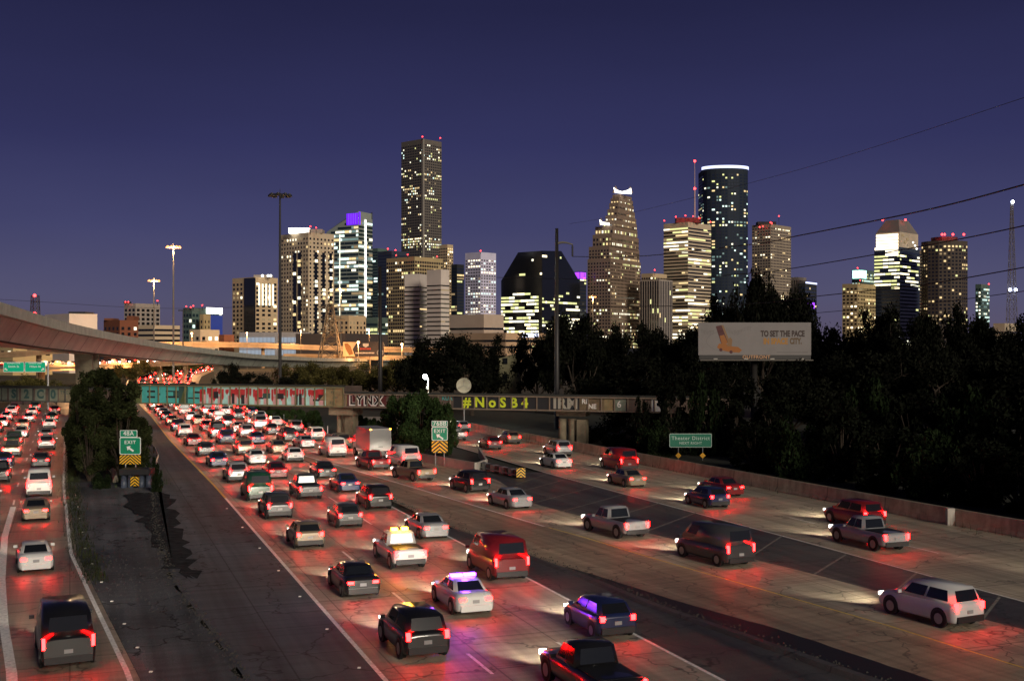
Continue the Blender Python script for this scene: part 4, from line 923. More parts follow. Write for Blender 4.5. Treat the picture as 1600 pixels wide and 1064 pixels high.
box_tower(604, 648, 692, 401, 1150, 42, m_ochre, M_glass_d, 'office', 'ochre office slab with rounded front below the tallest tower', 17, 80, red=((619, 399), (637, 398), (683, 401)), mod=dict(cw=3.2, wf=.7, hf=.6, lit=.16, row=.22, pal=('yel', 'warm', 'pale', 'warm', 'dim')))
box_tower(686, 699, 708, 382, 1420, 40, m_tan, M_glass_d, 'office', 'slim warm lit tower at the right edge of the tallest tower', 18, 20, mod=dict(lit=.15, row=.2, pal=('warmb', 'warm')))
box_tower(705, 714, 725, 413, 1380, 40, m_dark, M_glass_b, 'glass', 'narrow black glass tower between warm lit and white towers', 19, 30, mod=dict(lit=.15, row=.25, pal=('yel', 'warm', 'dim')))
box_tower(727, 751, 775, 394, 1400, 42, m_lil, M_glass_d, 'office', 'white floodlit tower with a lilac tint and a bright top row', 20, 60, mod=dict(cw=4, wf=.55, hf=.42, lit=.26, row=.25, pal=('pale', 'cool', 'warmb', 'dim')), roofh=8, red=((751, 392),))
box_tower(632, 656, 668, 428, 1040, 20, m_white, M_glass_d, 'band', 'left lower wing of the white tower with dark horizontal bands', 21, 20, mod=dict(lit=.07, row=.03, hf=.30, pal=('warm', 'warmb', 'dim')), roofh=10)
box_tower(667, 689, 702, 421, 1000, 38, m_white, M_glass_d, 'band', 'white tower with dark horizontal bands and a blank top', 22, 30, mod=dict(lit=.08, row=.04, hf=.28, pal=('warm', 'warmb', 'dim')), roofh=12)
box_tower(703, 756, 787, 491, 860, 40, m_grey, M_glass_d, 'band', 'squat grey concrete block with slot windows beneath the lilac tinted tower', 23, 6, mod=dict(lit=.0, row=0, hf=.3, fl=5, cw=9), roofh=8, name='office_building', cat='building')
# trapezoid black tower
d = 1000; pl = footprint(783, 847, 906, d, 40); zt = lambda py: CH + (HY - py) * d / F; og_ = pl[0].copy(); q_ = [p - og_ for p in pl]
o = empty('black_glass_tower', (pl[0].x, pl[0].y, 0), 0, 'black glass tower with sloping shoulders and many bright yellow floors', 'tower')
mb = MB(); zs, ztp = zt(436), zt(392)
mb.prism([tuple(p) for p in q_], -.2, zs)
lt = q_[3] + (q_[0] - q_[3]) * .42; rt = q_[1] + (q_[0] - q_[1]) * .50; bk = q_[2] + (q_[0] - q_[2]) * .3
top_ = [q_[0] * .98, rt, bk, lt]
mb.grid([[(p.x, p.y, zs) for p in q_], [(p.x, p.y, ztp + (1.5 if i == 1 else 0)) for i, p in enumerate(top_)]], closed=True); mb.face([(p.x, p.y, ztp) for p in top_])
mb.build('wall', M_glass_d, o); rq = random.Random(9); quads = []
st = dict(STY['glass']); st.update(lit=.03, row=.0, wf=.9, hf=.6, fl=2.9, cw=2.2, zones=((.10, .93, .85),), pal=('yel', 'pale', 'yel', 'warmb')); facade(q_[3], q_[0] + (q_[3] - q_[0]) * .08, 8, zs - 8, st, rq, .1, None, quads)
st = dict(st); st.update(zones=((.60, .74, .8), (.1, .55, .6)), lit=.14); facade(q_[0], q_[1], 8, zs - 4, st, rq, .1, None, quads); st.update(zones=None, lit=.05, row=.1)
facade(q_[0], q_[0] + (q_[1] - q_[0]) * .5, zs, ztp - 3, st, rq, .1, None, quads); facade(q_[3] + (q_[0] - q_[3]) * .45, q_[0], zs, ztp - 3, st, rq, .1, None, quads)
emit_windows(o, quads, M_glass_d, 100, rq)
o2, og2, z2, p2 = box_tower(898, 906, 916, 424, 1250, 40, m_dark, M_glass_b, 'glass', 'narrow dark tower with a violet lit top behind the sloping black one', 25, 10, red=((913, 435),), mod=dict(lit=.1)); wallq(o2, p2[0] - og2, p2[1] - og2, .0, .9, z2 - 8, z2 - 1, M_violet, 'roof_glow'); wallq(o2, p2[3] - og2, p2[0] - og2, .1, 1, z2 - 8, z2 - 1, M_violet, 'roof_glow')  # emitting strips give the tower its violet top, not signs
# stepped gabled tower
d = 1250; zt = lambda py: CH + (HY - py) * d / F; s_ = d / F
o = empty('stepped_tower', (GX(960, d), d, 0), 0, 'stepped rose granite tower with glowing gabled crown', 'tower'); rq = random.Random(12); quads = []
st = dict(STY['office']); st.update(cw=3.4, wf=.5, hf=.5, lit=.16, row=.18, zones=((.0, .22, .5),), pal=('warm', 'pale', 'yel', 'dim', 'dim'))
def tier(x0, xc, x1, pyt, pyb, dd, mod=None):
    pl = footprint(x0, xc, x1, dd, 32); q = [p - Vector((GX(960, d), d)) for p in pl]; mb = MB(); zb3 = max(-.2, zt(pyb)); mb.prism([tuple(p) for p in q], zb3, zt(pyt)); mb.build('wall', m_ser, o)
    s2 = dict(st); s2.update(mod or {}); facade(q[3], q[0], max(zb3, 6), zt(pyt) - 3, s2, rq, .1, None, quads); facade(q[0], q[1], max(zb3, 6), zt(pyt) - 3, s2, rq, .1, None, quads); return q
tier(918, 954, 1001, 404, 545, d); tier(920, 952, 999, 384, 404, d + 3); tier(926, 956, 998, 365, 384, d + 5); tier(930, 958, 996, 352, 365, d + 7)
tier(942, 963, 995, 343, 352, d + 11); tier(946, 964, 994, 334, 343, d + 13); tier(949, 965, 992, 324, 334, d + 15); tier(952, 966, 990, 314, 324, d + 17); tier(954, 967, 989, 306, 314, d + 18); q = tier(957, 968, 987, 300, 308, d + 20)
c0 = Vector((GX(960, d), d, 0))
for prof, dd in (([(959, 293), (964, 297), (972, 299.5), (980, 297.5), (986, 294), (987, 303), (975, 302.5), (961, 301)], d + 19), ([(937, 343), (941, 347), (952, 348.5), (953, 352), (938, 351)], d + 6)):
    mb = MB(); f1 = [P(a, b, dd) - c0 for a, b in prof]; f2 = [p + Vector((0, 3, 0)) for p in f1]; mb.face(f1[::-1]); mb.face(f2); mb.grid([f1, f2], closed=True); mb.build('lit_gable', WL['white'], o)
for a, b, c_, py, dd in ((957, 962, 967, 290, d + 20), (980, 985, 989, 291, d + 20), (936, 939, 944, 340, d + 7)):
    mb = MB(); p1, p2, p3 = P(a, 301 if a > 950 else 352, dd) - c0, P(c_, 301 if a > 950 else 352, dd) - c0, P(b, py, dd) - c0; mb.face([p1, p2, p3]); mb.face([p1 + Vector((0, 4, 0)), p3 + Vector((0, 4, 0)), p2 + Vector((0, 4, 0))]); mb.build('gable', m_ser, o)
emit_windows(o, quads, M_glass_d, 100, rq)
box_tower(1000, 1030, 1051, 437, 1050, 42, m_grey, M_glass_d, 'office', 'grey tower with closely spaced vertical stripes between stepped and banded towers', 27, 30, mod=dict(cw=2.6, wf=.5, hf=.98, fl=4, lit=.05, row=.0, pal=('yel', 'warm')), roofh=1)
box_tower(1002, 1020, 1042, 427, 1250, 42, m_tan, M_glass_d, 'office', 'mostly hidden roof with a bright row of windows behind the striped grey tower', 28, 20, mod=dict(lit=.4, row=.5, pal=('yel', 'warmb')), red=((1023, 422),))
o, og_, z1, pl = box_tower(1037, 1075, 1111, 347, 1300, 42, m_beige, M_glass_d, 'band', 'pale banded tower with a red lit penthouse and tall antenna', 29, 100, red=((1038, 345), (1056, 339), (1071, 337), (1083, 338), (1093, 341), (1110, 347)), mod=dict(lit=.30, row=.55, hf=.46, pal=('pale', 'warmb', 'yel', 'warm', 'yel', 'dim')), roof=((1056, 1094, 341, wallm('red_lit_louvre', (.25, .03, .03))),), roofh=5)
p = P(1085.5, 341, 1310); mb = MB(); mb.tube([(p.x - og_.x, p.y - og_.y, z1), (p.x - og_.x, p.y - og_.y, zt(295) * 1.045)], [1.0, .7], 6); mb.tube([(p.x - og_.x, p.y - og_.y, zt(295) * 1.045), (p.x - og_.x, p.y - og_.y, CH + 288 * 1310 / F)], [.5, .25], 6); mb.build('antenna', mat('antenna_red_white', (.6, .4, .4), .5), o)
for py in (252, 295): light_ball(o, p.x - og_.x, p.y - og_.y, CH + (HY - py) * 1310 / F, 1.3, M_red, 'aviation_light')
# dark round tower
d = 1350; s_ = d / F; cx = GX(1138, d); rx = 36 * s_; zt = lambda py: CH + (HY - py) * d / F
poly = [Vector((cx + rx * math.cos(R(a)) * (1.0), d + 20 + rx * .62 * math.sin(R(a)))) for a in range(180, 361, 15)] + [Vector((cx + rx, d + 50)), Vector((cx - rx, d + 50))]
st = dict(STY['glass']); st.update(cw=3.3, wf=.58, hf=.5, lit=.20, row=.2, zones=((.70, .74, .7), (.45, .62, .25), (.0, .2, .25)), pal=('yel', 'cool', 'pale', 'warm', 'dimc', 'dimc'))
o, og_, rq = shape_tower('round_tower', poly, zt(262), wallm('blue_black_frame', (.012, .022, .038)), M_glass_b, st, 'dark blue rounded tower wearing a glowing white crown line', 31, 100, roofh=6)
mb = MB(); rows = []
for a in range(180, 361, 6):
    x, y = cx + (rx + .8) * math.cos(R(a)) - og_.x, d + 20 + (rx + .8) * .62 * math.sin(R(a)) - og_.y; z = zt(262); rows.append([(x, y, z), (x, y, z + 3.2), (x * 1 + .0, y + 1.2, z + 3.2), (x, y + 1.2, z)])
mb.grid(rows, closed=True); mb.build('crown_light', M_crown, o); light_ball(o, P(1120, 268, d).x - og_.x, -8, zt(268), 1.2, M_red, 'aviation_light')
box_tower(1175, 1204, 1236, 350, 1450, 42, wallm('taupe_stone', (.35, .28, .205)), M_glass_d, 'office', 'taupe banded tower right of the crowned round tower', 32, 60, roof=((1183, 1212, 347, m_dark),), red=((1187, 355), (1192, 354), (1204, 348), (1206, 349), (1217, 338)), mod=dict(cw=3.6, wf=.6, hf=.4, lit=.13, row=.12, pal=('warmb', 'warm', 'pale', 'dim')))
box_tower(1236, 1247, 1260, 433, 1350, 42, m_grey, M_glass_d, 'office', 'small grey striped block beside the taupe tower', 33, 8, mod=dict(cw=3, wf=.5, hf=.9, lit=.02, row=0))
o, og_, z1, pl = box_tower(1249, 1258, 1276, 442, 1200, 35, m_dark, M_glass_b, 'glass', 'small dark glass block with a thin bright roof line above the big tree', 34, 30, mod=dict(lit=.2, row=.2, pal=('yel', 'warm')));
wallq(o, pl[0] - og_, pl[1] - og_, 0, 1, z1 - .5, z1 + 1.2, M_crown, 'roof_light'); wallq(o, pl[0] - og_, pl[1] - og_, .1, .8, z1 - 26, z1 - 20, M_violet, 'violet_light')
o, og_, z1, pl = box_tower(1331, 1345, 1368, 421, 1300, 40, m_green, M_glass_g, 'office', 'slab with a roof glowing turquoise white behind the tan tower', 35, 20, red=((1340, 419),), mod=dict(lit=.3, row=.3, pal=('cool', 'yel')))
wallq(o, pl[3] - og_, pl[0] - og_, .1, 1, z1 - 10, z1 - 1, M_cyan, 'roof_glow'); wallq(o, pl[0] - og_, pl[1] - og_, 0, .35, z1 - 10, z1 - 1, M_cyan, 'roof_glow')  # emitting strips stand in for light on the cyan roof
box_tower(1316, 1340, 1368, 443, 1180, 42, m_ochre, M_glass_d, 'office', 'tan gridded tower left of the floodlit blue tower', 36, 70, red=((1344, 438),), mod=dict(cw=3.4, wf=.55, hf=.5, lit=.22, row=.18, pal=('warmb', 'warm', 'yel', 'dim')))
# floodlit blue tower
o, og_, z1, pl = box_tower(1366, 1406, 1437, 386, 1200, 44, m_glb, M_glass_b, 'glass', 'blue glass tower with floodlit shoulder and trapezoid metal roof', 37, 100, mod=dict(lit=.08, row=.10, wf=.88, hf=.5, zones=((.62, .95, .70), (.05, .15, .35)), pal=('yel', 'pale', 'warmb')))
d = 1200; zt = lambda py: CH + (HY - py) * d / F; q_ = [p - og_ for p in pl]; cen = sum(q_, Vector((0, 0))) / 4
def shr(k, kk=None): return [cen + (p - cen) * k for p in q_]
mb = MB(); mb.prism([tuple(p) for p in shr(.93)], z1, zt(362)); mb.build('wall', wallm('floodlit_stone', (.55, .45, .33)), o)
mb = MB(); a_, b_ = shr(.93), shr(.50); mb.grid([[(p.x, p.y, zt(362)) for p in a_], [(p.x, p.y, zt(341)) for p in b_]], closed=True); mb.face([(p.x, p.y, zt(341)) for p in b_]); mb.build('roof', wallm('grey_metal_roof', (.20, .17, .15)), o)
a2 = shr(.935); fl_ = em('floodlight', (1, .84, .60), 2.6); nst = 7; zlo_, zhi_ = z1 - 9, zt(363.5)  # floodlight falling on the wall, painted as glowing strips
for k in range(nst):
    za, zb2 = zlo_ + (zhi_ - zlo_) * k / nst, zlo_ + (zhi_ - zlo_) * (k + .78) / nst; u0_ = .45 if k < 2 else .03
    wallq(o, (q_ if k < 3 else a2)[3], (q_ if k < 3 else a2)[0], u0_, .95, za, zb2, fl_, 'floodlit_glow_band', .7)
    if k > 3: wallq(o, a2[0], a2[1], .1 + .12 * (k % 3), .22 + .12 * (k % 3), za, zb2, WL['dim'], 'lit_window', .7)
for px in (1386, 1422): p = P(px, 341.5, d); light_ball(o, p.x - og_.x, p.y - og_.y + 14, p.z, 1.1, M_red, 'aviation_light')
for py, px in ((378, 1431), (383, 1434), (388, 1436.5)): p = P(px, py, d); light_ball(o, p.x - og_.x, p.y - og_.y + 8, p.z, .9, WL['white'], 'roof_lamp')
box_tower(1436, 1447, 1458, 391, 1400, 44, m_tan, M_glass_b, 'glass', 'slim tower squeezed between floodlit blue tower and dark round brown one', 38, 20, mod=dict(lit=.05, row=.08, wf=.6, pal=('warm', 'dim')))
d = 1150; s_ = d / F; cx = GX(1490, d); rx = 36.5 * s_; zt = lambda py: CH + (HY - py) * d / F
st = dict(STY['office']); st.update(cw=3.2, wf=.55, hf=.5, lit=.09, row=.09, zones=((.55, .58, .6), (.93, .97, .5), (.28, .36, .4)), pal=('warm', 'yel', 'warm', 'dim'))
poly = [Vector((cx + rx * math.cos(R(a)), d + 25 + rx * .8 * math.sin(R(a)))) for a in range(0, 360, 30)]
o, og_, rq = shape_tower('round_tower', poly, zt(375), wallm('umber_stone', (.075, .055, .042)), M_glass_d, st, 'dark brown many sided tower with red roof lamps near the right', 39, 100, roofh=4)
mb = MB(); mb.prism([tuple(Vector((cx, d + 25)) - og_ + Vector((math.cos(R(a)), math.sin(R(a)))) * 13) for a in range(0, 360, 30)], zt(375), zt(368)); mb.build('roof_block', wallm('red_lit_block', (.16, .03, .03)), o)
for px in (1472, 1476, 1489, 1506): p = P(px, 366.5, d + 10); light_ball(o, p.x - og_.x, p.y - og_.y, p.z, 1.0, M_red, 'aviation_light')
box_tower(1524, 1533, 1546, 444, 1200, 44, m_green, M_glass_g, 'office', 'pale green lit block right of the dark brown tower', 40, 40, red=((1545, 444),), mod=dict(lit=.35, row=.2, pal=('cool', 'pale', 'dimc')))
box_tower(1552, 1570, 1592, 505, 700, 44, m_beige, M_glass_d, 'band', 'low cream roof peeking over the trees near the radio tower', 41, 6, mod=dict(lit=.2, row=.2), name='office_building', cat='building')
# low buildings in front of the towers
M_glow = em('garage_glow', (.62, .72, .85), .50); m_slat = wallm('grey_louvre', (.30, .30, .32))
for x0, xc, x1, py, lab in ((374, 430, 438, 519, 'low louvred car park glowing bluish white below the tan tower'), (438, 472, 485, 519, 'low louvred car park glowing bluish white below the beige tower')):
    o, og_, z1, pl = box_tower(x0, xc, x1, py, 760, 14, m_slat, M_glass_d, 'band', lab, int(x0), 0, mod=dict(lit=0, row=0, fl=60, hf=.02), name='car_park', cat='car park'); A, B = pl[3] - og_, pl[0] - og_
    n = 9 if x0 < 400 else 6
    for k in range(n):
        for j in range(4): wallq(o, A, B, (k + .06) / n, (k + .94) / n, z1 - 3 - 4.2 * (j + 1) + .5, z1 - 3 - 4.2 * j - .4, M_glow, 'louvre_bay', .4)
box_tower(462, 540, 606, 521, 700, 20, wallm('dark_brown_wall', (.07, .055, .05)), M_glass_d, 'office', 'long dark brown windowless building behind the pylon', 44, 0, mod=dict(lit=0, row=0, wf=.02, fl=50, cw=80), name='warehouse', cat='building')
box_tower(516, 545, 572, 493, 820, 30, m_tan, M_glass_d, 'resid', 'mid height tan building with small square windows under the slanted glass tower', 45, 40, mod=dict(cw=3.4, lit=.2), name='office_building', cat='building')
box_tower(567, 590, 606, 496, 860, 30, m_green, M_glass_g, 'glass', 'small office block with bright greenish floors beside the plain steel pole', 46, 40, mod=dict(lit=.5, row=.6, pal=('cool', 'pale', 'yel')), name='office_building', cat='building')
box_tower(700, 790, 900, 520, 820, 40, m_brown, M_glass_d, 'band', 'wide low brown building just above the tree line under the black tower', 47, 8, mod=dict(lit=.02, row=0), name='office_building', cat='building')
d = 640; o = empty('lit_canopy', (GX(829, d), d, 0), 0, 'glowing bluish white sign among the tree tops under the black tower', 'sign'); mb = MB(); mb.box(0, 0, CH + (HY - 524) * d / F, 9, .6, 2.2); mb.build('sign_face', em('canopy_white', (.7, .75, 1), 3), o); mb = MB(); mb.tube([(0, .2, -.15), (0, .2, 16)], .3, 8); mb.build('post', M_dpole, o)
# pale house behind the bridge
d = 232; s_ = d / F; hs = empty('house', (GX(797, d), d, 0), 0, 'tall pale yellowish house wall with two small windows behind the bridge', 'house'); zt = lambda py: CH + (HY - py) * d / F
m_house = mat('house_render', (.20, .185, .105), .85, noise=.2, nscale=.5); w = 35 * s_
mb = MB(); mb.prism([(-w / 2, 0), (w / 2, 1.5), (w / 2, 9), (-w / 2, 9)], -.15, [zt(560), zt(552), zt(552), zt(560)]); mb.build('wall', m_house, hs)
mb = MB(); mb.face([(-w / 2 - .3, -.3, zt(560)), (w / 2, 1.2, zt(551)), (w / 2, 9, zt(551)), (-w / 2 - .3, 9, zt(560))]); mb.build('roof', M_dpole, hs)
for py, hh in ((564, 1.0), (591, 1.6)):
    fm = MB(); fm.box(-1.0, .22, zt(py), .95, .2, hh + .2, math.atan2(1.5, w)); f_ = fm.build('window', M_glass_d, hs)
# satellite dish
d = 190; s_ = d / F; sd = empty('satellite_dish', (GX(725, d), d, 0), 0, 'large pale round satellite dish standing behind the bridge', 'satellite dish'); zc = CH + (HY - 602) * s_
mb = MB(); rows = []
for k in range(7):
    r = 1.25 * k / 6; rows.append([(r * math.cos(a), -.55 + .35 * (r / 1.25) ** 2 * -1 + .35, zc + r * math.sin(a)) for a in [2 * math.pi * j / 20 for j in range(20)]])
mb.grid(rows, closed=True); mb.build('dish', mat('dish_paint', (.42, .38, .28), .6, noise=.2, nscale=1), sd, True); mb = MB(); mb.tube([(0, .1, -.15), (0, .1, zc)], .14, 8); mb.build('post', M_galv, sd)
for a in (90, 210, 330): mb = MB(); mb.tube([(1.1 * math.cos(R(a)), -.5, zc + 1.1 * math.sin(R(a))), (0, -1.5, zc)], .03, 5); mb.build('feed_strut', M_galv, sd)
# white flood lamp
d = 178; wl = empty('street_lamp', (GX(669, d), d, 0), 0, 'brilliant white lamp on a short pole behind the bridge', 'street lamp'); zc = CH + (HY - 589) * d / F
mb = MB(); mb.tube([(0, 0, -.15), (0, 0, zc - .2)], .12, 8); mb.build('pole', M_concl, wl); mb = MB(); mb.tube([(0, 0, zc - .2), (-.35, -.1, zc)], .06, 6); mb.box(0 - .12, -.1, zc - 1.6, .3, .3, .5); mb.build('bracket', M_concl, wl)
light_ball(wl, -.45, -.15, zc + .05, .34, em('white_lamp', (.85, 1, .95), 60, True), 'lamp_head'); lamp_point(wl, (-.45, -.8, zc + .1), 2500, (.85, 1, .92), .3)
# small street lamps with warm heads among the trees
for px, py, d, lab in ((1003, 518, 420, 'small orange street lamp in the trees left of the billboard'), (1269, 512, 300, 'small warm lamp glinting right of the billboard'), (386, 520, 600, 'thin street lamp on the orange elevated road below the louvred car park'), (470, 517, 640, 'thin street lamp on the orange elevated road left of the pylon'), (300, 521, 575, 'thin street lamp at the left end of the orange elevated road'), (560, 535, 455, 'small orange street lamp over the low road deck before the advertising board'), (628, 538, 480, 'small orange street lamp over the low road deck right of the plain steel pole'), (120, 548, 330, 'small warm street lamp over the left overpass behind the junipers'), (215, 550, 365, 'small warm street lamp over the left overpass beside the far curve'), (577, 517, 650, 'thin street lamp on the orange elevated road beside the pylon')):
    t = P(px, py, d); o = empty('street_lamp', (t.x, t.y, 0), 0, lab, 'street lamp'); mb = MB(); mb.tube([(0, 0, -.15), (0, 0, t.z)], [.16, .1], 6); mb.build('pole', M_lpole, o); light_ball(o, 0, -.3, t.z, .55 if d < 600 else .4, M_sodsm, 'lamp_head')
    if px < 900: lamp_point(o, (0, -1.2, t.z - .3), 26000, (1, .50, .20), .4)

# ------------------------------------------------------------------ billboards
d = 149; s_ = d / F; zt = lambda py: CH + (HY - py) * s_; bb = empty('billboard', (GX(1179, d), d, 0), 0, 'wide white billboard reading TO SET THE PACE IN SPACE CITY on a dark pole', 'billboard')
bx = lambda px: (px - 1179) * s_
M_bbw = mat('billboard_vinyl', (.23, .21, .20), .6, noise=.08, nscale=.4)
mb = MB(); mb.box(0, 0, (zt(504) + zt(555)) / 2, 176 * s_, .25, zt(504) - zt(555)); mb.build('panel', M_bbw, bb)
mb = MB(); mb.box(0, .3, zt(530), 172 * s_, .35, 3.6); mb.build('backing_frame', M_dpole, bb)
text_mesh('TO SET THE PACE', 1.04, mat('billboard_ink', (.045, .025, .02), .6), 'lettering', bb, face_mtx(bx(1222.5), -.135, zt(521.8)), .05, .003, fit=5.7)
text_mesh('IN SPACE', 1.04, mat('billboard_amber', (.42, .20, .03), .6), 'lettering', bb, face_mtx(bx(1211.5), -.135, zt(533.6)), .05, .003, fit=3.15)
text_mesh('CITY.', 1.04, mat('billboard_umber', (.12, .07, .025), .6), 'lettering', bb, face_mtx(bx(1243), -.135, zt(533.4)), .05, .003, fit=1.55)
M_ill = mat('print_orange', (.34, .12, .02), .6); M_ill2 = mat('print_wine', (.09, .02, .02), .6); M_ill3 = mat('print_tan', (.25, .14, .06), .6); M_gl = mat('print_grey', (.16, .145, .135), .6)
mb = MB()
def pg(pts, m, y=-.13): mb.face([(bx(a), y, zt(b)) for a, b in pts], m)
for k, (a, b) in enumerate(((1120, 509), (1127, 508), (1134, 521), (1138, 536), (1128, 538), (1123, 524))): pass
pg([(1118, 510), (1127, 508), (1137, 535), (1127, 538)], 1); pg([(1127, 508), (1130, 508), (1140, 534), (1137, 535)], 2, -.131); pg([(1124, 525), (1131, 523), (1137, 536), (1128, 539)], 0, -.132)
pg([(1120, 543), (1123, 537), (1134, 537), (1142, 541), (1153, 542), (1159, 547), (1155, 551), (1140, 550), (1126, 547)], 0, -.133)
pg([(1136, 541), (1137, 530), (1141, 527), (1144, 531), (1143, 541)], 2, -.134)
for cx_, cz_ in ((1126, 546.5), (1142, 550)): pg([(cx_ + 2.6 * math.cos(a), cz_ + 2.6 * math.sin(a)) for a in [-2 * math.pi * j / 12 for j in range(12)]], 1, -.136)
q9 = random.Random(3)
for k in range(34):
    x = 1096 + k * 2.3; y = 517 + 3.5 * math.sin(k * .35); hh = q9.uniform(3, 7)
    if 1116 < x < 1134: continue
    pg([(x, y - hh / 2), (x + .45, y - hh / 2), (x + .45, y + hh / 2), (x, y + hh / 2)], 3); 
    if q9.random() < .6: pg([(x, y - hh / 2), (x + 2.2, y - hh / 2), (x + 2.2, y - hh / 2 + .4), (x, y - hh / 2 + .4)], 3)
for k in range(40): a = math.pi * (.4 + 1.0 * k / 40); b = math.pi * (.4 + 1.0 * (k + 1) / 40); pg([(1142 + 38 * math.cos(a), 533 + 17 * math.sin(a)), (1142 + 38 * math.cos(b), 533 + 17 * math.sin(b)), (1142 + 38.5 * math.cos(b), 533 + 17.4 * math.sin(b)), (1142 + 38.5 * math.cos(a), 533 + 17.4 * math.sin(a))], 3)
pg([(1213, 550), (1262, 550), (1262, 551.2), (1213, 551.2)], 3)
mb.build('picture_print', [M_ill, M_ill2, M_ill3, M_gl], bb)
mb = MB(); mb.box(0, -.9, zt(562.5), 175 * s_, 1.1, .12); ct = mb.build('catwalk', M_lpole, bb)
for px in (1115, 1162, 1203, 1249): mb = MB(); mb.box(bx(px), -1.3, zt(561), .5, .3, .22); mb.build('floodlight', M_concl, bb)
mb = MB(); mb.box(0, -.2, zt(558), 174 * s_, .15, .55); mb.build('apron', M_dpole, bb); text_mesh('OUTFRONT', .62, mat('plate_letters', (.55, .30, .15), .6), 'lettering', bb, face_mtx(bx(1181), -.3, zt(558)), .02, .003, space=1.1)
mb = MB(); mb.tube([(0, .4, -.15), (0, .4, zt(545))], .45, 14); mb.build('pole', M_dpole, bb, True)
d = 470; s_ = d / F; zt = lambda py: CH + (HY - py) * s_; b2 = empty('billboard', (GX(568, d), d, 0), 0, 'dark advertising board with an orange bottle panel above the low orange deck', 'billboard'); bx = lambda px: (px - 568) * s_
mb = MB(); mb.box(0, 0, zt(545.5), 64 * s_, .3, 23 * s_); mb.build('panel', mat('dark_print', (.035, .022, .02), .6), b2)
mb = MB(); pg([(536, 534.5), (558, 534.5), (551, 546), (555, 557), (536, 557)], 0, -.17); pg([(538, 537), (543, 536), (548, 541), (552, 553), (546, 555), (540, 545)], 1, -.18)
pg([(567, 536.5), (576, 536.5), (576, 540.5), (571.5, 543), (567, 540.5)], 2, -.17)
for k in range(8): pg([(562.5 + k * 2.2, 543.5), (564 + k * 2.2, 543.5), (564 + k * 2.2, 546.5), (562.5 + k * 2.2, 546.5)], 3, -.17)
for k in range(13): pg([(555.5 + k * 2.3, 550.5), (557.2 + k * 2.3, 550.5), (557.2 + k * 2.3, 552.5), (555.5 + k * 2.3, 552.5)], 2, -.17)
mb.build('picture_print', [mat('peach_print', (.9, .52, .24), .6), mat('amber_print', (.35, .13, .03), .6), mat('cream_print', (.8, .6, .42), .6), mat('red_print', (.6, .05, .02), .6)], b2)
mb = MB(); mb.tube([(bx(594) + 5 * s_ * math.cos(a) * .9, -.2, zt(551) + 5 * s_ * math.sin(a) * .9) for a in [2 * math.pi * k / 20 for k in range(21)]], .18, 5); mb.build('round_emblem', M_concl, b2)
for px in (539, 558, 578, 597): mb = MB(); mb.tube([(bx(px), .4, -.15), (bx(px), .4, zt(553))], .3, 8); mb.build('post', M_od, b2)

# ------------------------------------------------------------------ trees
def leaf(mb, p, s, q, flat=.5):
    n = Vector((q.gauss(0, 1), q.gauss(0, 1), q.gauss(0, 1) * flat + .4)).normalized(); u = n.orthogonal().normalized(); a = q.uniform(0, 6.28); v = n.cross(u); u2 = u * math.cos(a) + v * math.sin(a); v2 = n.cross(u2)
    mb.face([p - u2 * s, p + v2 * s * .55, p + u2 * s, p - v2 * s * .55])
def limb(mb, p, dirv, L, r, q, depth, tips):
    pts = [p]; rr = [r]; dcur = dirv.normalized()
    for k in range(4):
        dcur = (dcur + Vector((q.gauss(0, .16), q.gauss(0, .16), q.gauss(0, .10) + .04))).normalized(); pts.append(pts[-1] + dcur * L / 4); rr.append(r * (1 - .16 * (k + 1)))
    mb.tube(pts, rr, 6 if depth else 8, cap=False)
    if depth == 0: tips += pts[2:]; return
    for k in range(3 if depth > 1 else 3):
        b = pts[q.choice((2, 3, 4))]; nd = (dcur + Vector((q.gauss(0, .75), q.gauss(0, .75), q.gauss(.1, .45)))).normalized(); limb(mb, b, nd, L * q.uniform(.55, .8), r * .5, q, depth - 1, tips)
def tree_proto(seed, h=10, spread=1.0, nleaf=13000, ls=.20, lm=None, clump=1.45, name='broadleaf_tree'):
    q = random.Random(seed); root = empty(name, (0, 0, 0)); mb = MB(); tips = []
    tr = [Vector((0, 0, -.2)), Vector((q.uniform(-.2, .2), q.uniform(-.2, .2), h * .16)), Vector((q.uniform(-.4, .4), q.uniform(-.4, .4), h * .32))]
    mb.tube(tr, [.38, .28, .24], 9, cap=False); n0 = q.randint(5, 7)
    for k in range(n0):
        a = 2 * math.pi * k / n0 + q.uniform(-.4, .4); el = q.uniform(.35, 1.3); limb(mb, tr[2 if k % 2 else 1] + Vector((0, 0, .2)), Vector((math.cos(a) * spread, math.sin(a) * spread, el)), h * q.uniform(.24, .36), .16, q, 2, tips)
    limb(mb, tr[2], Vector((0, 0, 1)), h * .38, .2, q, 2, tips)
    mb.build('trunk', M_bark, root); mb = MB(); q.shuffle(tips); tips = tips[:150]; zmax = sorted(t.z for t in tips)[int(len(tips) * .97)]; per = nleaf // len(tips)
    for t in tips:
        cr = q.uniform(.45, 1.05) * clump
        for k in range(int(per * q.uniform(.5, 1.5))):
            v = Vector((q.gauss(0, 1), q.gauss(0, 1), q.gauss(0, .75))); v = v.normalized() * cr * q.random() ** .4
            leaf(mb, t + v, ls * q.uniform(.7, 1.4), q)
    mb.build('crown', lm or M_oak, root); root['h'] = zmax + .5; r_ = sorted(abs(t.x) for t in tips); root['w'] = 2 * (r_[int(len(r_) * .95)] + .8); return root
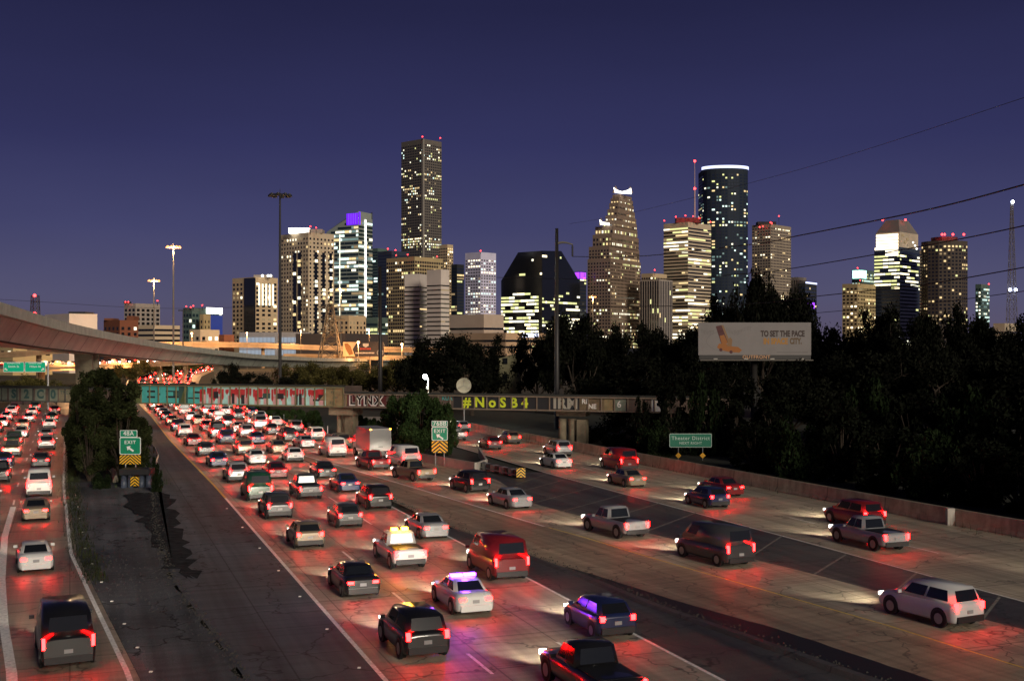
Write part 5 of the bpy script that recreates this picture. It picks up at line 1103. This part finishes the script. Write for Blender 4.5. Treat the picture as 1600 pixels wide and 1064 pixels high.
def shrub_proto(seed, h=3, w=3.4, n=5000, ls=.10, lm=None, name='shrub', conic=0.0, upright=.5):
    q = random.Random(seed); root = empty(name, (0, 0, 0)); mb = MB(); blobs = []
    for k in range(34):
        a = q.uniform(0, 6.28); u = q.random(); z = h * (.08 + .84 * u); rad = w / 2 * (1 - conic * u) * math.sqrt(max(.05, 1 - (2 * u - 1) ** 4 * .8)) * q.uniform(.35, .88)
        c = Vector((rad * math.cos(a), rad * math.sin(a), z)); blobs.append((c, q.uniform(.22, .5) * w / 3.4 * (1 - .5 * conic * u)))
        mb.tube([(c.x * .1, c.y * .1, -.15), (c.x * .5, c.y * .5, z * .55), tuple(c)], [.05, .035, .015], 5, cap=False)
    mb.build('stems', M_bark, root); mb = MB(); per = n // len(blobs)
    for c, r in blobs:
        for k in range(int(per * q.uniform(.6, 1.5))):
            v = Vector((q.gauss(0, 1), q.gauss(0, 1), q.gauss(0, 1.0 + upright))); v = v.normalized() * r * q.random() ** .35 * (1.25 if q.random() < .12 else 1); v.z *= 1.3
            p = c + v
            if p.z < .02: continue
            leaf(mb, p, ls * q.uniform(.6, 1.5), q)
    mb.build('foliage', lm or M_bush, root); root['h'] = h; root['w'] = w; return root
protos = [tree_proto(11), tree_proto(22, spread=1.3), tree_proto(33, spread=.8), tree_proto(44, spread=1.15, nleaf=10000), tree_proto(55, spread=1.0, nleaf=9000, clump=1.1)]
shr_p = [shrub_proto(61, lm=M_thick), shrub_proto(62, h=3.4, w=3.0, lm=M_thick), shrub_proto(63, h=2.2, w=4, lm=leafmat('dim_green_leaves', (.010, .017, .006)))]
used = set()
def put(proto, x, y, h, w, rz, label, group, cat='tree', z=-.15):
    if id(proto) not in used: used.add(id(proto)); o = proto
    else: o = copy_tree(proto)
    sz = h / proto['h']; sx = w / proto['w']; o.location = (x, y, z); o.scale = (sx, sx, sz); o.rotation_euler = (0, 0, rz); tag(o, label, cat, group); return o
def place_row(lst, what, where, group, ps, cat='tree', key='left'):
    """lst: (px, py_top, d, width in px)"""
    q = random.Random(len(lst) * 7 + 1); order = sorted(range(len(lst)), key=lambda i: lst[i][0])
    for rank, i in enumerate(order):
        px, py, d, wpx = lst[i]; h = CH + .15 + (HY - py) * d / F
        if h < .6: h = .6
        put(ps[i % len(ps)], GX(px, d), d, h, wpx * d / F * (1.45 if cat == 'tree' else 1), q.uniform(0, 6.28), '%s, %s from the left %s' % (what, ordw(rank), where), group, cat)
place_row([(668, 535, 210, 62), (700, 531, 225, 70), (737, 534, 205, 66), (765, 538, 240, 60), (838, 528, 215, 60), (868, 512, 225, 66), (900, 498, 205, 72), (932, 516, 235, 62), (962, 524, 215, 66),
           (995, 516, 205, 70), (1030, 522, 225, 72), (1065, 520, 200, 70), (1095, 512, 190, 60), (1128, 486, 200, 70), (1160, 462, 205, 66), (1193, 437, 190, 74), (1228, 464, 200, 70), (1262, 474, 190, 66), (1290, 540, 230, 60)],
          'dark broadleaf tree', 'in the row from the bridge to the billboard', 'dark trees behind the bridge and billboard', protos)
place_row([(1340, 522, 190, 80), (1362, 506, 180, 66), (1388, 496, 175, 66), (1420, 500, 185, 72), (1448, 508, 170, 70), (1478, 502, 180, 74), (1510, 500, 172, 66), (1536, 512, 190, 70), (1566, 524, 170, 66), (1596, 506, 165, 76), (1640, 500, 170, 90), (1700, 504, 175, 90), (1770, 500, 165, 95), (1850, 505, 170, 95)],
          'dark broadleaf tree', 'in the row right of the billboard', 'dark trees right of the billboard', protos[::-1])
place_row([(960, 566, 165, 80), (1010, 572, 155, 90), (1062, 585, 150, 84), (1118, 580, 145, 90), (1235, 572, 140, 92), (1285, 560, 150, 100), (1340, 562, 140, 104), (1400, 556, 145, 110), (1462, 560, 135, 110), (1525, 556, 140, 116), (1590, 560, 130, 120), (1660, 556, 125, 130), (1750, 556, 120, 140), (1850, 560, 118, 150)],
          'shadowy mid height tree', 'in the thicket beyond the ramp barrier', 'thicket beyond the ramp barrier', protos[1:] + protos[:1])
place_row([(1002, 628, 133, 34), (1052, 600, 132, 60), (1098, 606, 131, 66), (925, 668, 148, 60), (975, 666, 138, 70), (1030, 668, 128, 66), (1120, 672, 133, 60), (1180, 664, 114, 90), (1245, 668, 108, 96), (1315, 640, 106, 110), (1385, 668, 98, 110), (1450, 690, 94, 116), (1530, 690, 90, 120), (1600, 700, 86, 130), (1350, 612, 118, 90), (1430, 622, 112, 110), (1210, 622, 122, 90), (1500, 630, 108, 120), (1580, 625, 104, 130), (1670, 640, 96, 140), (1680, 710, 80, 150), (1760, 640, 92, 150), (1150, 625, 130, 80)],
          'dim leafy shrub', 'on the bank behind the ramp barrier', 'shrubs behind the ramp barrier', shr_p, 'shrub')
# orange lamp light painted into the leaf colour: trees behind bridge and far road
M_oakw = leafmat('orange_lit_leaves', (.075, .065, .020))
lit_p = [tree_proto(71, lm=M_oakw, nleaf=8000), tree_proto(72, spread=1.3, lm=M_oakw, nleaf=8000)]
place_row([(462, 572, 260, 44), (500, 570, 275, 48), (540, 574, 265, 50), (580, 572, 270, 52), (618, 566, 262, 50), (645, 560, 255, 44)], 'tree tinted as if lit orange', 'behind the railway bridge', 'orange lit trees behind the bridge', lit_p)
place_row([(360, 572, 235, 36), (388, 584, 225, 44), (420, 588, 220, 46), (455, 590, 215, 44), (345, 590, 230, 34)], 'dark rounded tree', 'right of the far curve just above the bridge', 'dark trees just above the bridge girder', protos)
place_row([(215, 562, 380, 40), (238, 562, 420, 46), (265, 561, 470, 50), (292, 561, 520, 46), (320, 562, 560, 44), (348, 562, 620, 40), (195, 570, 330, 34)], 'small orange tinted tree', 'beyond the far curve under the flyover', 'orange tinted trees beyond the far curve', lit_p)
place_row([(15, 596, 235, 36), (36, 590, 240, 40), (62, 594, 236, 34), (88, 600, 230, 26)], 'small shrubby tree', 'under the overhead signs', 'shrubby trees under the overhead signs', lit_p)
# big dark bush on the island: upright junipers
jun = [shrub_proto(81, h=9, w=5, n=15000, ls=.13, lm=M_jun, name='juniper', conic=.2, upright=1.0), shrub_proto(82, h=8, w=4.6, n=13000, ls=.13, lm=M_jun, name='juniper', conic=.12, upright=1.0)]
for px, py, d, w, lab in ((168, 574, 128, 66, 'tallest dark feathery juniper in the island clump'), (136, 578, 136, 46, 'slim juniper at the left of the island clump, reaching the flyover'), (200, 596, 122, 62, 'broad juniper at the right of the island clump, over the road'),
                          (150, 612, 114, 74, 'wide juniper low at the left front of the island clump'), (190, 628, 110, 72, 'juniper right behind the exit 48A sign'), (140, 640, 106, 50, 'low feathery juniper at the left foot of the island clump'), (214, 650, 112, 40, 'small juniper at the right edge of the island clump'), (124, 600, 122, 44, 'dark juniper at the left edge of the island clump beside the exit road')):
    h = CH + .1 + (HY - py) * d / F; put(jun[int(px) % 2], GX(px, d), d, h, 1.3 * w * d / F, px * .7, lab, 'junipers on the island', 'juniper', -.1)
for px, py, d, w, lab in ((240, 722, 104, 26, 'small green shrub at the right foot of the curved guard rail'), (247, 742, 97, 20, 'low weedy shrub beside the black crash cushion'), (160, 742, 100, 34, 'low dark shrub left of the black crash cushion')):
    h = CH + .1 + (HY - py) * d / F; put(shr_p[2], GX(px, d), d, max(.6, h), w * d / F, px, lab, 'low shrubs round the island cushion', 'shrub', -.1)
bsh = [shrub_proto(91, h=5, w=5, n=13000, ls=.12, lm=M_bush, name='leafy_bush'), shrub_proto(92, h=5, w=5, n=13000, ls=.12, lm=M_bush, name='leafy_bush', conic=.2)]
for px, py, d, w, lab in ((622, 622, 140, 64, 'leafy green bush left of the exit 768B sign under the bridge'), (658, 616, 133, 78, 'tallest leafy green bush behind the exit 768B sign'), (694, 634, 131, 50, 'narrow leafy bush right behind the exit 768B sign'), (640, 662, 128, 62, 'low leafy bush at the left foot of the exit 768B sign')):
    h = CH + .1 + (HY - py) * d / F; put(bsh[int(px) % 2], GX(px, d), d, h, w * d / F, px, lab, 'leafy bushes at the second exit sign', 'bush', -.1)
place_row([(392, 634, 215, 30), (430, 640, 195, 40), (462, 640, 178, 36), (490, 642, 170, 34), (560, 650, 160, 36), (585, 655, 155, 30)], 'ivy covered mound', 'under the main girder', 'ivy mounds under the bridge', [bsh[0]], 'bush')
# ragged weeds along the island and verges
def weeds(name, pts, n, seed, m, h=.3):
    q = random.Random(seed); mb = MB()
    for k in range(n):
        a, b = pts[q.randrange(len(pts) - 1):][:2]; t = q.random(); x = a[0] + (b[0] - a[0]) * t + q.gauss(0, a[2]); y = a[1] + (b[1] - a[1]) * t + q.gauss(0, .4); hh = h * q.uniform(.3, 1.3); dx, dy = q.uniform(-.12, .12), q.uniform(-.12, .12)
        mb.face([(x - .02, y, -.12), (x + .02, y + .01, -.12), (x + dx, y + dy, hh)])
    o = mb.build(name, m); tag(o, kind='stuff'); return o
weeds('grass', [(interp(AR, d) + .3, d, .35) for d in (60, 70, 85, 100, 120, 150)], 2600, 4, M_jun)
weeds('grass', [(interp(ISR, d) - 1.2, d, .9) for d in (101, 104, 108, 112)], 1500, 5, M_bush, .4)
weeds('grass', [(interp(DW, d) + 2.2, d, 1.0) for d in (70, 80, 95, 110, 130, 160)], 6000, 6, M_jun, .6)
weeds('grass', [(-78, 150, 2.5), (-72, 135, 2), (-66, 125, 2)], 3000, 8, M_bush, .5)

# ------------------------------------------------------------------ traffic
M_tl = em('tail_lamp_red', (1, .0028, .0028), 125, True); M_hl = em('head_lamp_white', (1, .93, .80), 9, True); M_tlf = em('tail_lamp_red_far', (1, .006, .004), 80); M_hlf = em('head_lamp_far', (1, .92, .80), 60)
M_lens = mat('lamp_lens', (.10, .005, .005), .25); M_tyre = mat('tyre', (.010, .010, .010), .8); M_rim = mat('alloy_rim', (.35, .35, .36), .3, .8); M_cglass = mat('car_glass', (.010, .012, .015), .12, spec=.5); M_trim = mat('black_trim', (.012, .012, .013), .5)
M_plate = mat('number_plate', (.28, .28, .28), .5); M_amb = em('amber_marker', (1, .38, .02), 40, True); M_vio = em('police_violet', (.22, .03, 1), 30, True)
PAINT = {'silver': (.35, .36, .37), 'white': (.62, .62, .60), 'black': (.010, .010, .011), 'dark grey': (.06, .062, .066), 'dark red': (.16, .010, .012), 'navy blue': (.014, .022, .075), 'tan': (.24, .19, .13), 'dark green': (.012, .05, .03)}
PM = {k: mat('paint_' + k.replace(' ', '_'), v, .28, .35 if k in ('silver', 'dark grey', 'tan') else 0, coat=.6) for k, v in PAINT.items()}
def ring(y, zlo, zhi, w, crown=.03):
    h = [(0, zhi + crown), (.55 * w, zhi + crown * .8), (.86 * w, zhi - .02), (.97 * w, zhi - .12), (w, (zlo + zhi) / 2 + .02), (.985 * w, zlo + .14), (.93 * w, zlo + .02), (.8 * w, zlo), (0, zlo)]
    return [(x, y, z) for x, z in h] + [(-x, y, z) for x, z in h[-2:0:-1]]
KINDS = {
 'sedan': dict(st=[(-2.38, .42, .84, .74), (-2.33, .30, .98, .84), (-2.0, .24, 1.04, .89), (-1.2, .21, 1.01, .915), (0, .20, .97, .92), (.9, .20, .95, .91), (1.7, .22, .86, .88), (2.2, .25, .74, .82), (2.36, .36, .62, .70)],
               gh=dict(z0=.98, z1=1.44, yb=(-1.75, 1.05), yt=(-1.0, .25), wb=.80, wt=.62), tail=(.62, -2.345, .80, .30, .14), head=(.60, 2.30, .64, .30, .12), wb=1.40, wr=.33),
 'hatchback': dict(st=[(-2.02, .44, .90, .78), (-1.98, .32, 1.04, .86), (-1.7, .26, 1.06, .89), (-.9, .22, 1.02, .90), (.2, .21, .99, .90), (.9, .21, .96, .89), (1.5, .23, .86, .86), (1.95, .27, .74, .80), (2.08, .38, .62, .68)],
               gh=dict(z0=1.0, z1=1.50, yb=(-1.93, 1.05), yt=(-1.45, .30), wb=.81, wt=.64), tail=(.70, -2.0, .90, .20, .22), head=(.60, 2.02, .66, .30, .13), wb=1.27, wr=.32),
 'suv': dict(st=[(-2.30, .48, .95, .80), (-2.26, .34, 1.12, .90), (-2.0, .30, 1.16, .94), (-1.0, .28, 1.12, .95), (.6, .27, 1.08, .95), (1.5, .29, 1.03, .93), (2.1, .32, .90, .88), (2.32, .42, .74, .78)],
             gh=dict(z0=1.09, z1=1.74, yb=(-2.22, 1.15), yt=(-1.95, .45), wb=.86, wt=.70), tail=(.78, -2.285, 1.0, .16, .30), head=(.66, 2.26, .78, .30, .14), wb=1.42, wr=.38),
 'pickup': dict(st=[(-2.75, .52, .98, .84), (-2.72, .44, 1.10, .93), (-2.4, .40, 1.12, .95), (-.8, .38, 1.10, .96), (.8, .36, 1.10, .96), (1.7, .38, 1.06, .95), (2.4, .42, .96, .92), (2.7, .50, .80, .84)],
                gh=dict(z0=1.06, z1=1.80, yb=(-.75, 1.25), yt=(-.55, .55), wb=.86, wt=.72), tail=(.83, -2.745, .92, .13, .32), head=(.72, 2.66, .82, .26, .18), wb=1.75, wr=.40),
 'van': dict(st=[(-2.60, .45, 1.15, .88), (-2.56, .34, 1.22, .97), (-2.0, .32, 1.22, .99), (0, .30, 1.20, 1.0), (1.5, .30, 1.12, .98), (2.2, .33, .98, .92), (2.5, .42, .80, .80)],
             gh=dict(z0=1.16, z1=2.15, yb=(-2.55, 1.95), yt=(-2.42, .95), wb=.94, wt=.80), tail=(.88, -2.58, 1.05, .12, .42), head=(.72, 2.42, .80, .26, .18), wb=1.65, wr=.36),
}
def make_car(kind, paint, near=True, extra=None):
    K = KINDS[kind]; root = empty({'sedan': 'sedan_car', 'hatchback': 'hatchback_car'}.get(kind, kind), (0, 0, 0)); pm = PM[paint]
    mb = MB(); rows = [ring(s[0], s[1] - .04, s[2], s[3]) for s in K['st']]; mb.grid(rows, closed=True); k = len(rows[0]); nn = len(mb.v)
    mb.face(rows[0]); mb.face(rows[-1][::-1])
    body = mb.build('body', pm, root, True)
    g = K['gh']; z0, z1 = g['z0'] - .06, g['z1']; (yb0, yb1), (yt0, yt1) = g['yb'], g['yt']; wb, wt = g['wb'], g['wt']
    B = [Vector(v) for v in ((-wb, yb0, z0), (wb, yb0, z0), (wb, yb1, z0), (-wb, yb1, z0))]; T = [Vector(v) for v in ((-wt, yt0, z1), (wt, yt0, z1), (wt, yt1, z1), (-wt, yt1, z1))]
    bm = bmesh.new(); vv = [bm.verts.new(v) for v in B + T]
    for f in ((0, 1, 5, 4), (1, 2, 6, 5), (2, 3, 7, 6), (3, 0, 4, 7), (4, 5, 6, 7), (3, 2, 1, 0)): bm.faces.new([vv[i] for i in f])
    bmesh.ops.bevel(bm, geom=[e_ for e_ in bm.edges if e_.verts[0].co.z > z0 + .1 or e_.verts[1].co.z > z0 + .1], offset=.07, segments=2, affect='EDGES')
    me = bpy.data.meshes.new('cabin'); bm.to_mesh(me); bm.free(); me.materials.append(pm); ob = bpy.data.objects.new('cabin', me); C.objects.link(ob); ob.parent = root; me.polygons.foreach_set('use_smooth', [True] * len(me.polygons))
    def pane(a, b, c, d_, u0, u1, v0, v1, nm):
        n_ = (b - a).cross(d_ - a).normalized() * .012
        def q(u, v): return a.lerp(b, u).lerp(d_.lerp(c, u), v) + n_
        m2 = MB(); m2.face([q(u0, v0), q(u1, v0), q(u1, v1), q(u0, v1)]); return m2.build(nm, M_cglass, root)
    pane(B[0], B[1], T[1], T[0], .10, .90, .22 if kind != 'van' else .35, .86, 'rear_window')
    pane(B[2], B[3], T[3], T[2], .08, .92, .20, .88, 'windscreen')
    if near:
        for a, b, c, d_, nm in ((B[1], B[2], T[2], T[1], 'side_window'), (B[3], B[0], T[0], T[3], 'side_window')):
            if kind == 'van': pane(a, b, c, d_, .70 if a is B[1] else .08, .92 if a is B[1] else .30, .35, .85, nm)
            else:
                pane(a, b, c, d_, .10, .47, .2, .85, nm); pane(a, b, c, d_, .51, .90, .2, .85, nm)
    tx, ty, tz, tw, th = K['tail']; hx, hy_, hz, hw, hh = K['head']
    if not near: tw *= 1.3; th *= 1.5; hw *= 1.5; hh *= 2
    for s_ in (-1, 1):
        m2 = MB(); m2.box(s_ * tx, ty + .03, tz, tw, .14, th); m2.build('tail_light', M_tl if near else M_tlf, root)
        m2 = MB(); m2.box(s_ * hx, hy_ - .02, hz, hw, .14, hh); m2.build('headlight', M_hl if near else M_hlf, root)
    if near:
        for s_ in (-1, 1):
            for y in (-K['wb'], K['wb']):
                m2 = MB(); r = K['wr']; w = K['st'][4][3]; x0_, x1_ = s_ * (w - .25), s_ * (w + .012)
                m2.tube([(x0_, y, r), (x1_ - s_ * .03, y, r), (x1_, y, r)], [r, r, r * .93], 18); ty_ = m2.build('wheel', M_tyre, root)
                m2 = MB(); m2.tube([(x1_ - s_ * .02, y, r), (x1_ + s_ * .006, y, r)], r * .62, 14); m2.build('rim', M_rim, ty_)
                m2 = MB(); m2.tube([(s_ * (w - .10), y, r + .03), (s_ * (w + .004), y, r + .03)], r + .075, 20); m2.build('wheel_arch', M_trim, root)
            m2 = MB(); m2.box(s_ * (wb + .17), g['yb'][1] - .35, g['z0'] + .08, .20, .12, .14); m2.build('mirror', pm, root)
        e0 = K['st'][0]
        m2 = MB(); m2.box(0, e0[0] + .03, e0[1] - .03, e0[3] * 1.96, .20, .27); m2.build('rear_bumper', M_trim if kind != 'sedan' else pm, root)
        m2 = MB(); m2.box(0, K['tail'][1] - .0, e0[1] + .27, .32, .10, .15); m2.build('number_plate', M_plate, root)
        sp_ = bpy.data.lights.new('headlight_beam', 'SPOT'); sp_.specular_factor = 0; sp_.energy = 1300; sp_.spot_size = R(66); sp_.spot_blend = .8; sp_.color = (1, .88, .70); sp_.shadow_soft_size = .25
        so = bpy.data.objects.new('headlight_beam', sp_); C.objects.link(so); so.parent = root; so.location = (0, hy_ + .15, hz + .1); so.rotation_euler = (R(90 - 11), 0, 0)
    if kind == 'pickup' and near:
        m2 = MB(); m2.box(0, -1.72, 1.125, 1.62, 1.75, .03); m2.build('truck_bed', M_trim, root)
    if extra == 'police':
        for s_ in (-1, 1): m2 = MB(); m2.box(s_ * .32, -.35, z1 + .09, .56, .26, .13); m2.build('roof_light', M_vio, root)
        lamp_point(root, (0, -.6, z1 + .5), 160, (.25, .05, 1), .3)
    if extra == 'amber':
        for s_ in (-1, 1): m2 = MB(); m2.box(s_ * .30, -.2, z1 + .10, .34, .24, .15); m2.build('amber_beacon', M_amb, root)
        lamp_point(root, (0, -.6, z1 + .6), 160, (1, .45, .03), .3)
    return root
def make_truck(paint='white'):
    root = empty('box_truck', (0, 0, 0)); mb = MB(); mb.prism([(-1.2, -3.6), (1.2, -3.6), (1.2, 1.5), (-1.2, 1.5)], .95, 3.35); mb.build('cargo_box', mat('box_panel', (.26, .26, .25), .45), root)
    mb = MB(); mb.box(0, -3.62, 2.12, 2.2, .05, 2.2); dr = mb.build('rear_door', mat('door_panel', (.20, .20, .195), .5), root); mb = MB(); mb.box(0, -3.66, 1.4, .5, .04, .08); mb.build('handle', M_trim, dr)
    bm = bmesh.new(); r_ = bmesh.ops.create_cube(bm, size=1, matrix=Matrix.Translation((0, 2.45, 1.45)) @ Matrix.Diagonal((2.1, 1.75, 1.9, 1))); bmesh.ops.bevel(bm, geom=bm.edges[:], offset=.14, segments=3, affect='EDGES')
    me = bpy.data.meshes.new('cab'); bm.to_mesh(me); bm.free(); me.materials.append(PM[paint]); o = bpy.data.objects.new('cab', me); C.objects.link(o); o.parent = root
    mb = MB(); mb.box(0, -.2, .78, .9, 7.0, .3); mb.build('chassis', M_trim, root); mb = MB(); mb.box(0, -3.6, .55, 2.2, .12, .16); mb.build('rear_bumper', M_trim, root)
    for s_ in (-1, 1):
        for y in (-2.3, 2.3): m2 = MB(); m2.tube([(s_ * .85, y, .48), (s_ * 1.13, y, .48)], .48, 18); w_ = m2.build('wheel', M_tyre, root); m2 = MB(); m2.tube([(s_ * 1.12, y, .48), (s_ * 1.14, y, .48)], .27, 14); m2.build('rim', M_rim, w_)
        m2 = MB(); m2.box(s_ * 1.0, -3.68, .78, .24, .1, .16); m2.build('tail_light', M_tl, root); m2 = MB(); m2.box(s_ * .8, 3.32, .85, .3, .08, .18); m2.build('headlight', M_hl, root)
        m2 = MB(); m2.box(s_ * 1.1, -3.63, 3.28, .14, .06, .08); m2.build('marker_lamp', M_amb, root)
        m2 = MB(); m2.box(s_ * 1.02, 2.7, 1.9, .08, .8, .55); m2.build('side_window', M_cglass, root)
    m2 = MB(); m2.box(0, 3.3, 1.85, 1.8, .08, .7); m2.build('windscreen', M_cglass, root)
    sp_ = bpy.data.lights.new('headlight_beam', 'SPOT'); sp_.specular_factor = 0; sp_.energy = 1300; sp_.spot_size = R(66); sp_.spot_blend = .8; sp_.color = (1, .88, .70); so = bpy.data.objects.new('headlight_beam', sp_); C.objects.link(so); so.parent = root; so.location = (0, 3.5, .95); so.rotation_euler = (R(79), 0, 0)
    return root
CARP = {}
def car(kind, paint, near, extra=None):
    k = (kind, paint, near, extra)
    if k not in CARP:
        CARP[k] = make_truck(paint) if kind == 'box truck' else make_car(kind, paint, near, extra); return CARP[k]
    return copy_tree(CARP[k])
cq = random.Random(2024)
def traffic(tab, d0, d1, lane, gap=(6, 15), flip=False, nearlim=260, z=.02, grp=None, specials=None, fixed=None):
    d = d0; k = 0; specials = dict(specials or {})
    while d < d1:
        dx = interp(tab, d + 1.5) - interp(tab, d - 1.5); ang = math.atan2(-dx, 3.0) + (math.pi if flip else 0); sl = math.hypot(dx, 3) / 3
        kind, extra, paint = cq.choice(('sedan', 'sedan', 'sedan', 'sedan', 'hatchback', 'hatchback', 'suv', 'suv', 'suv', 'pickup', 'pickup', 'van')), None, cq.choice(list(PAINT)); near = d < nearlim
        if k in specials: kind, paint, extra = specials[k]
        elif near and cq.random() < .02: kind, paint = 'box truck', 'white'
        o = car(kind, paint, near, extra); o.location = (interp(tab, d) + cq.uniform(-.25, .25), d, z); o.rotation_euler = (0, 0, ang + cq.uniform(-.01, .01))
        nm = {'suv': 'SUV'}.get(kind, kind)
        ex = {'police': ' with violet roof lights', 'amber': ' with amber roof beacon'}.get(extra, '')
        tag(o, '%s %s%s, %s from the viewer in %s' % (paint, nm, ex, ordw(k), lane), {'sedan': 'car', 'suv': 'car', 'hatchback': 'car'}.get(kind, kind), grp or 'vehicles driving away on the freeway')
        L_ = 8.5 if kind == 'box truck' else 5
        d += (L_ + cq.uniform(*gap) * (1 if d < 280 else 2.2)) / sl; k += 1
def mid(tab1, tab2, t, ds): return [(d, interp(tab1, d) * (1 - t) + interp(tab2, d) * t) for d in ds]
DS = (20, 30, 42.25, 60, 80, 100.6, 125, 138)
ds_far = (139, 150, 160, 180, 200.4, 220, 245, 270, 300, 340, 382, 460, 540, 600, 651, 700, 763, 900)
def lane_c(k): return [(d, interp(BL, d) + .3 + (interp(LW, d)) * (k + .5)) for d in (20, 30, 42.25, 60, 80, 100.6, 125, 151, 175, 200.4, 220, 245, 270, 300, 340, 382, 460, 540, 600, 651, 700, 763, 900)]
GAP = (4, 11)
traffic(lane_c(0), 47, 720, 'the left main lane', GAP, specials={1: ('sedan', 'black', None), 3: ('suv', 'dark grey', None)})
traffic(lane_c(1), 41, 720, 'the second main lane', GAP, specials={1: ('sedan', 'white', 'police'), 2: ('pickup', 'white', 'amber')})
traffic(lane_c(2), 50, 720, 'the third main lane', GAP)
c3 = [(d, interp(CL, d) * .5 + interp(CR, d) * .5 + .2) for d in (25, 40, 51, 62, 71, 81, 90, 98)] + [(110, -11.6), (125, -18.8), (138, -24.3)] + [(d, interp(BL, d) + interp(LW, d) * 3.55) for d in ds_far[1:]]
traffic(c3, 52, 720, 'the slip road lane', GAP)
c4 = [(112, -8.2), (125, -14.6), (138, -20.4)] + [(d, interp(BL, d) + interp(LW, d) * 4.5) for d in ds_far[1:]]
traffic(c4, 118, 600, 'the guard rail lane', GAP)
traffic([(d, interp(DL, d) + 3.2) for d in (20, 40, 60, 80, 100, 120, 148, 200)], 50, 168, 'the left lane of the ramp', (8, 18))
traffic([(d, interp(DL, d) + 8.2) for d in (20, 40, 60, 80, 100, 120, 148, 200)], 58, 168, 'the right lane of the ramp', (10, 22))
traffic([(d, interp(AR, d) - 2.6) for d in (22, 42.25, 56.3, 68.3, 84, 100.6, 130, 158, 240.6)], 46, 225, 'the right lane of the exit road', (9, 20))
traffic([(d, interp(AR, d) - 6.4) for d in (70, 84, 100.6, 130, 158, 240.6)], 76, 225, 'the middle lane of the exit road', (6, 14))
traffic([(d, interp(AR, d) - 10.2) for d in (70, 84, 100.6, 130, 158, 240.6)], 90, 225, 'the left lane of the exit road', (6, 14))
# traffic seen from the side on the overpasses
for DK, n, lab, off in ((DK1, 30, 'on the warmly lit overpass', 4), (DK3, 9, 'on the orange elevated road', 4)):
    for k in range(n):
        f = (k + .5) / n * (len(DK) - 2); i = int(f); p = DK[i].lerp(DK[i + 1], f - i); t = (DK[i + 1] - DK[i]); t.z = 0; t.normalize(); nr = Vector((-t.y, t.x, 0)); q = p + nr * off
        paint = cq.choice(list(PAINT)); kd = cq.choice(('sedan', 'suv')); o = car(kd, paint, False); o.location = (q.x, q.y, p.z - (.43 if DK is DK1 else 1.28)); o.rotation_euler = (0, 0, math.atan2(t.y, t.x) + R(90) + (R(25) if DK is DK1 else 0) * 0 + (math.pi if False else 0))
        tag(o, '%s %s with headlights on, %s from the left %s' % (paint, {'suv': 'SUV'}.get(kd, kd), ordw(k), lab), 'car', 'cars ' + lab)
for o in list(protos) + shr_p + lit_p + jun + bsh:
    if id(o) not in used:
        for ch in list(o.children): bpy.data.objects.remove(ch)
        bpy.data.objects.remove(o)
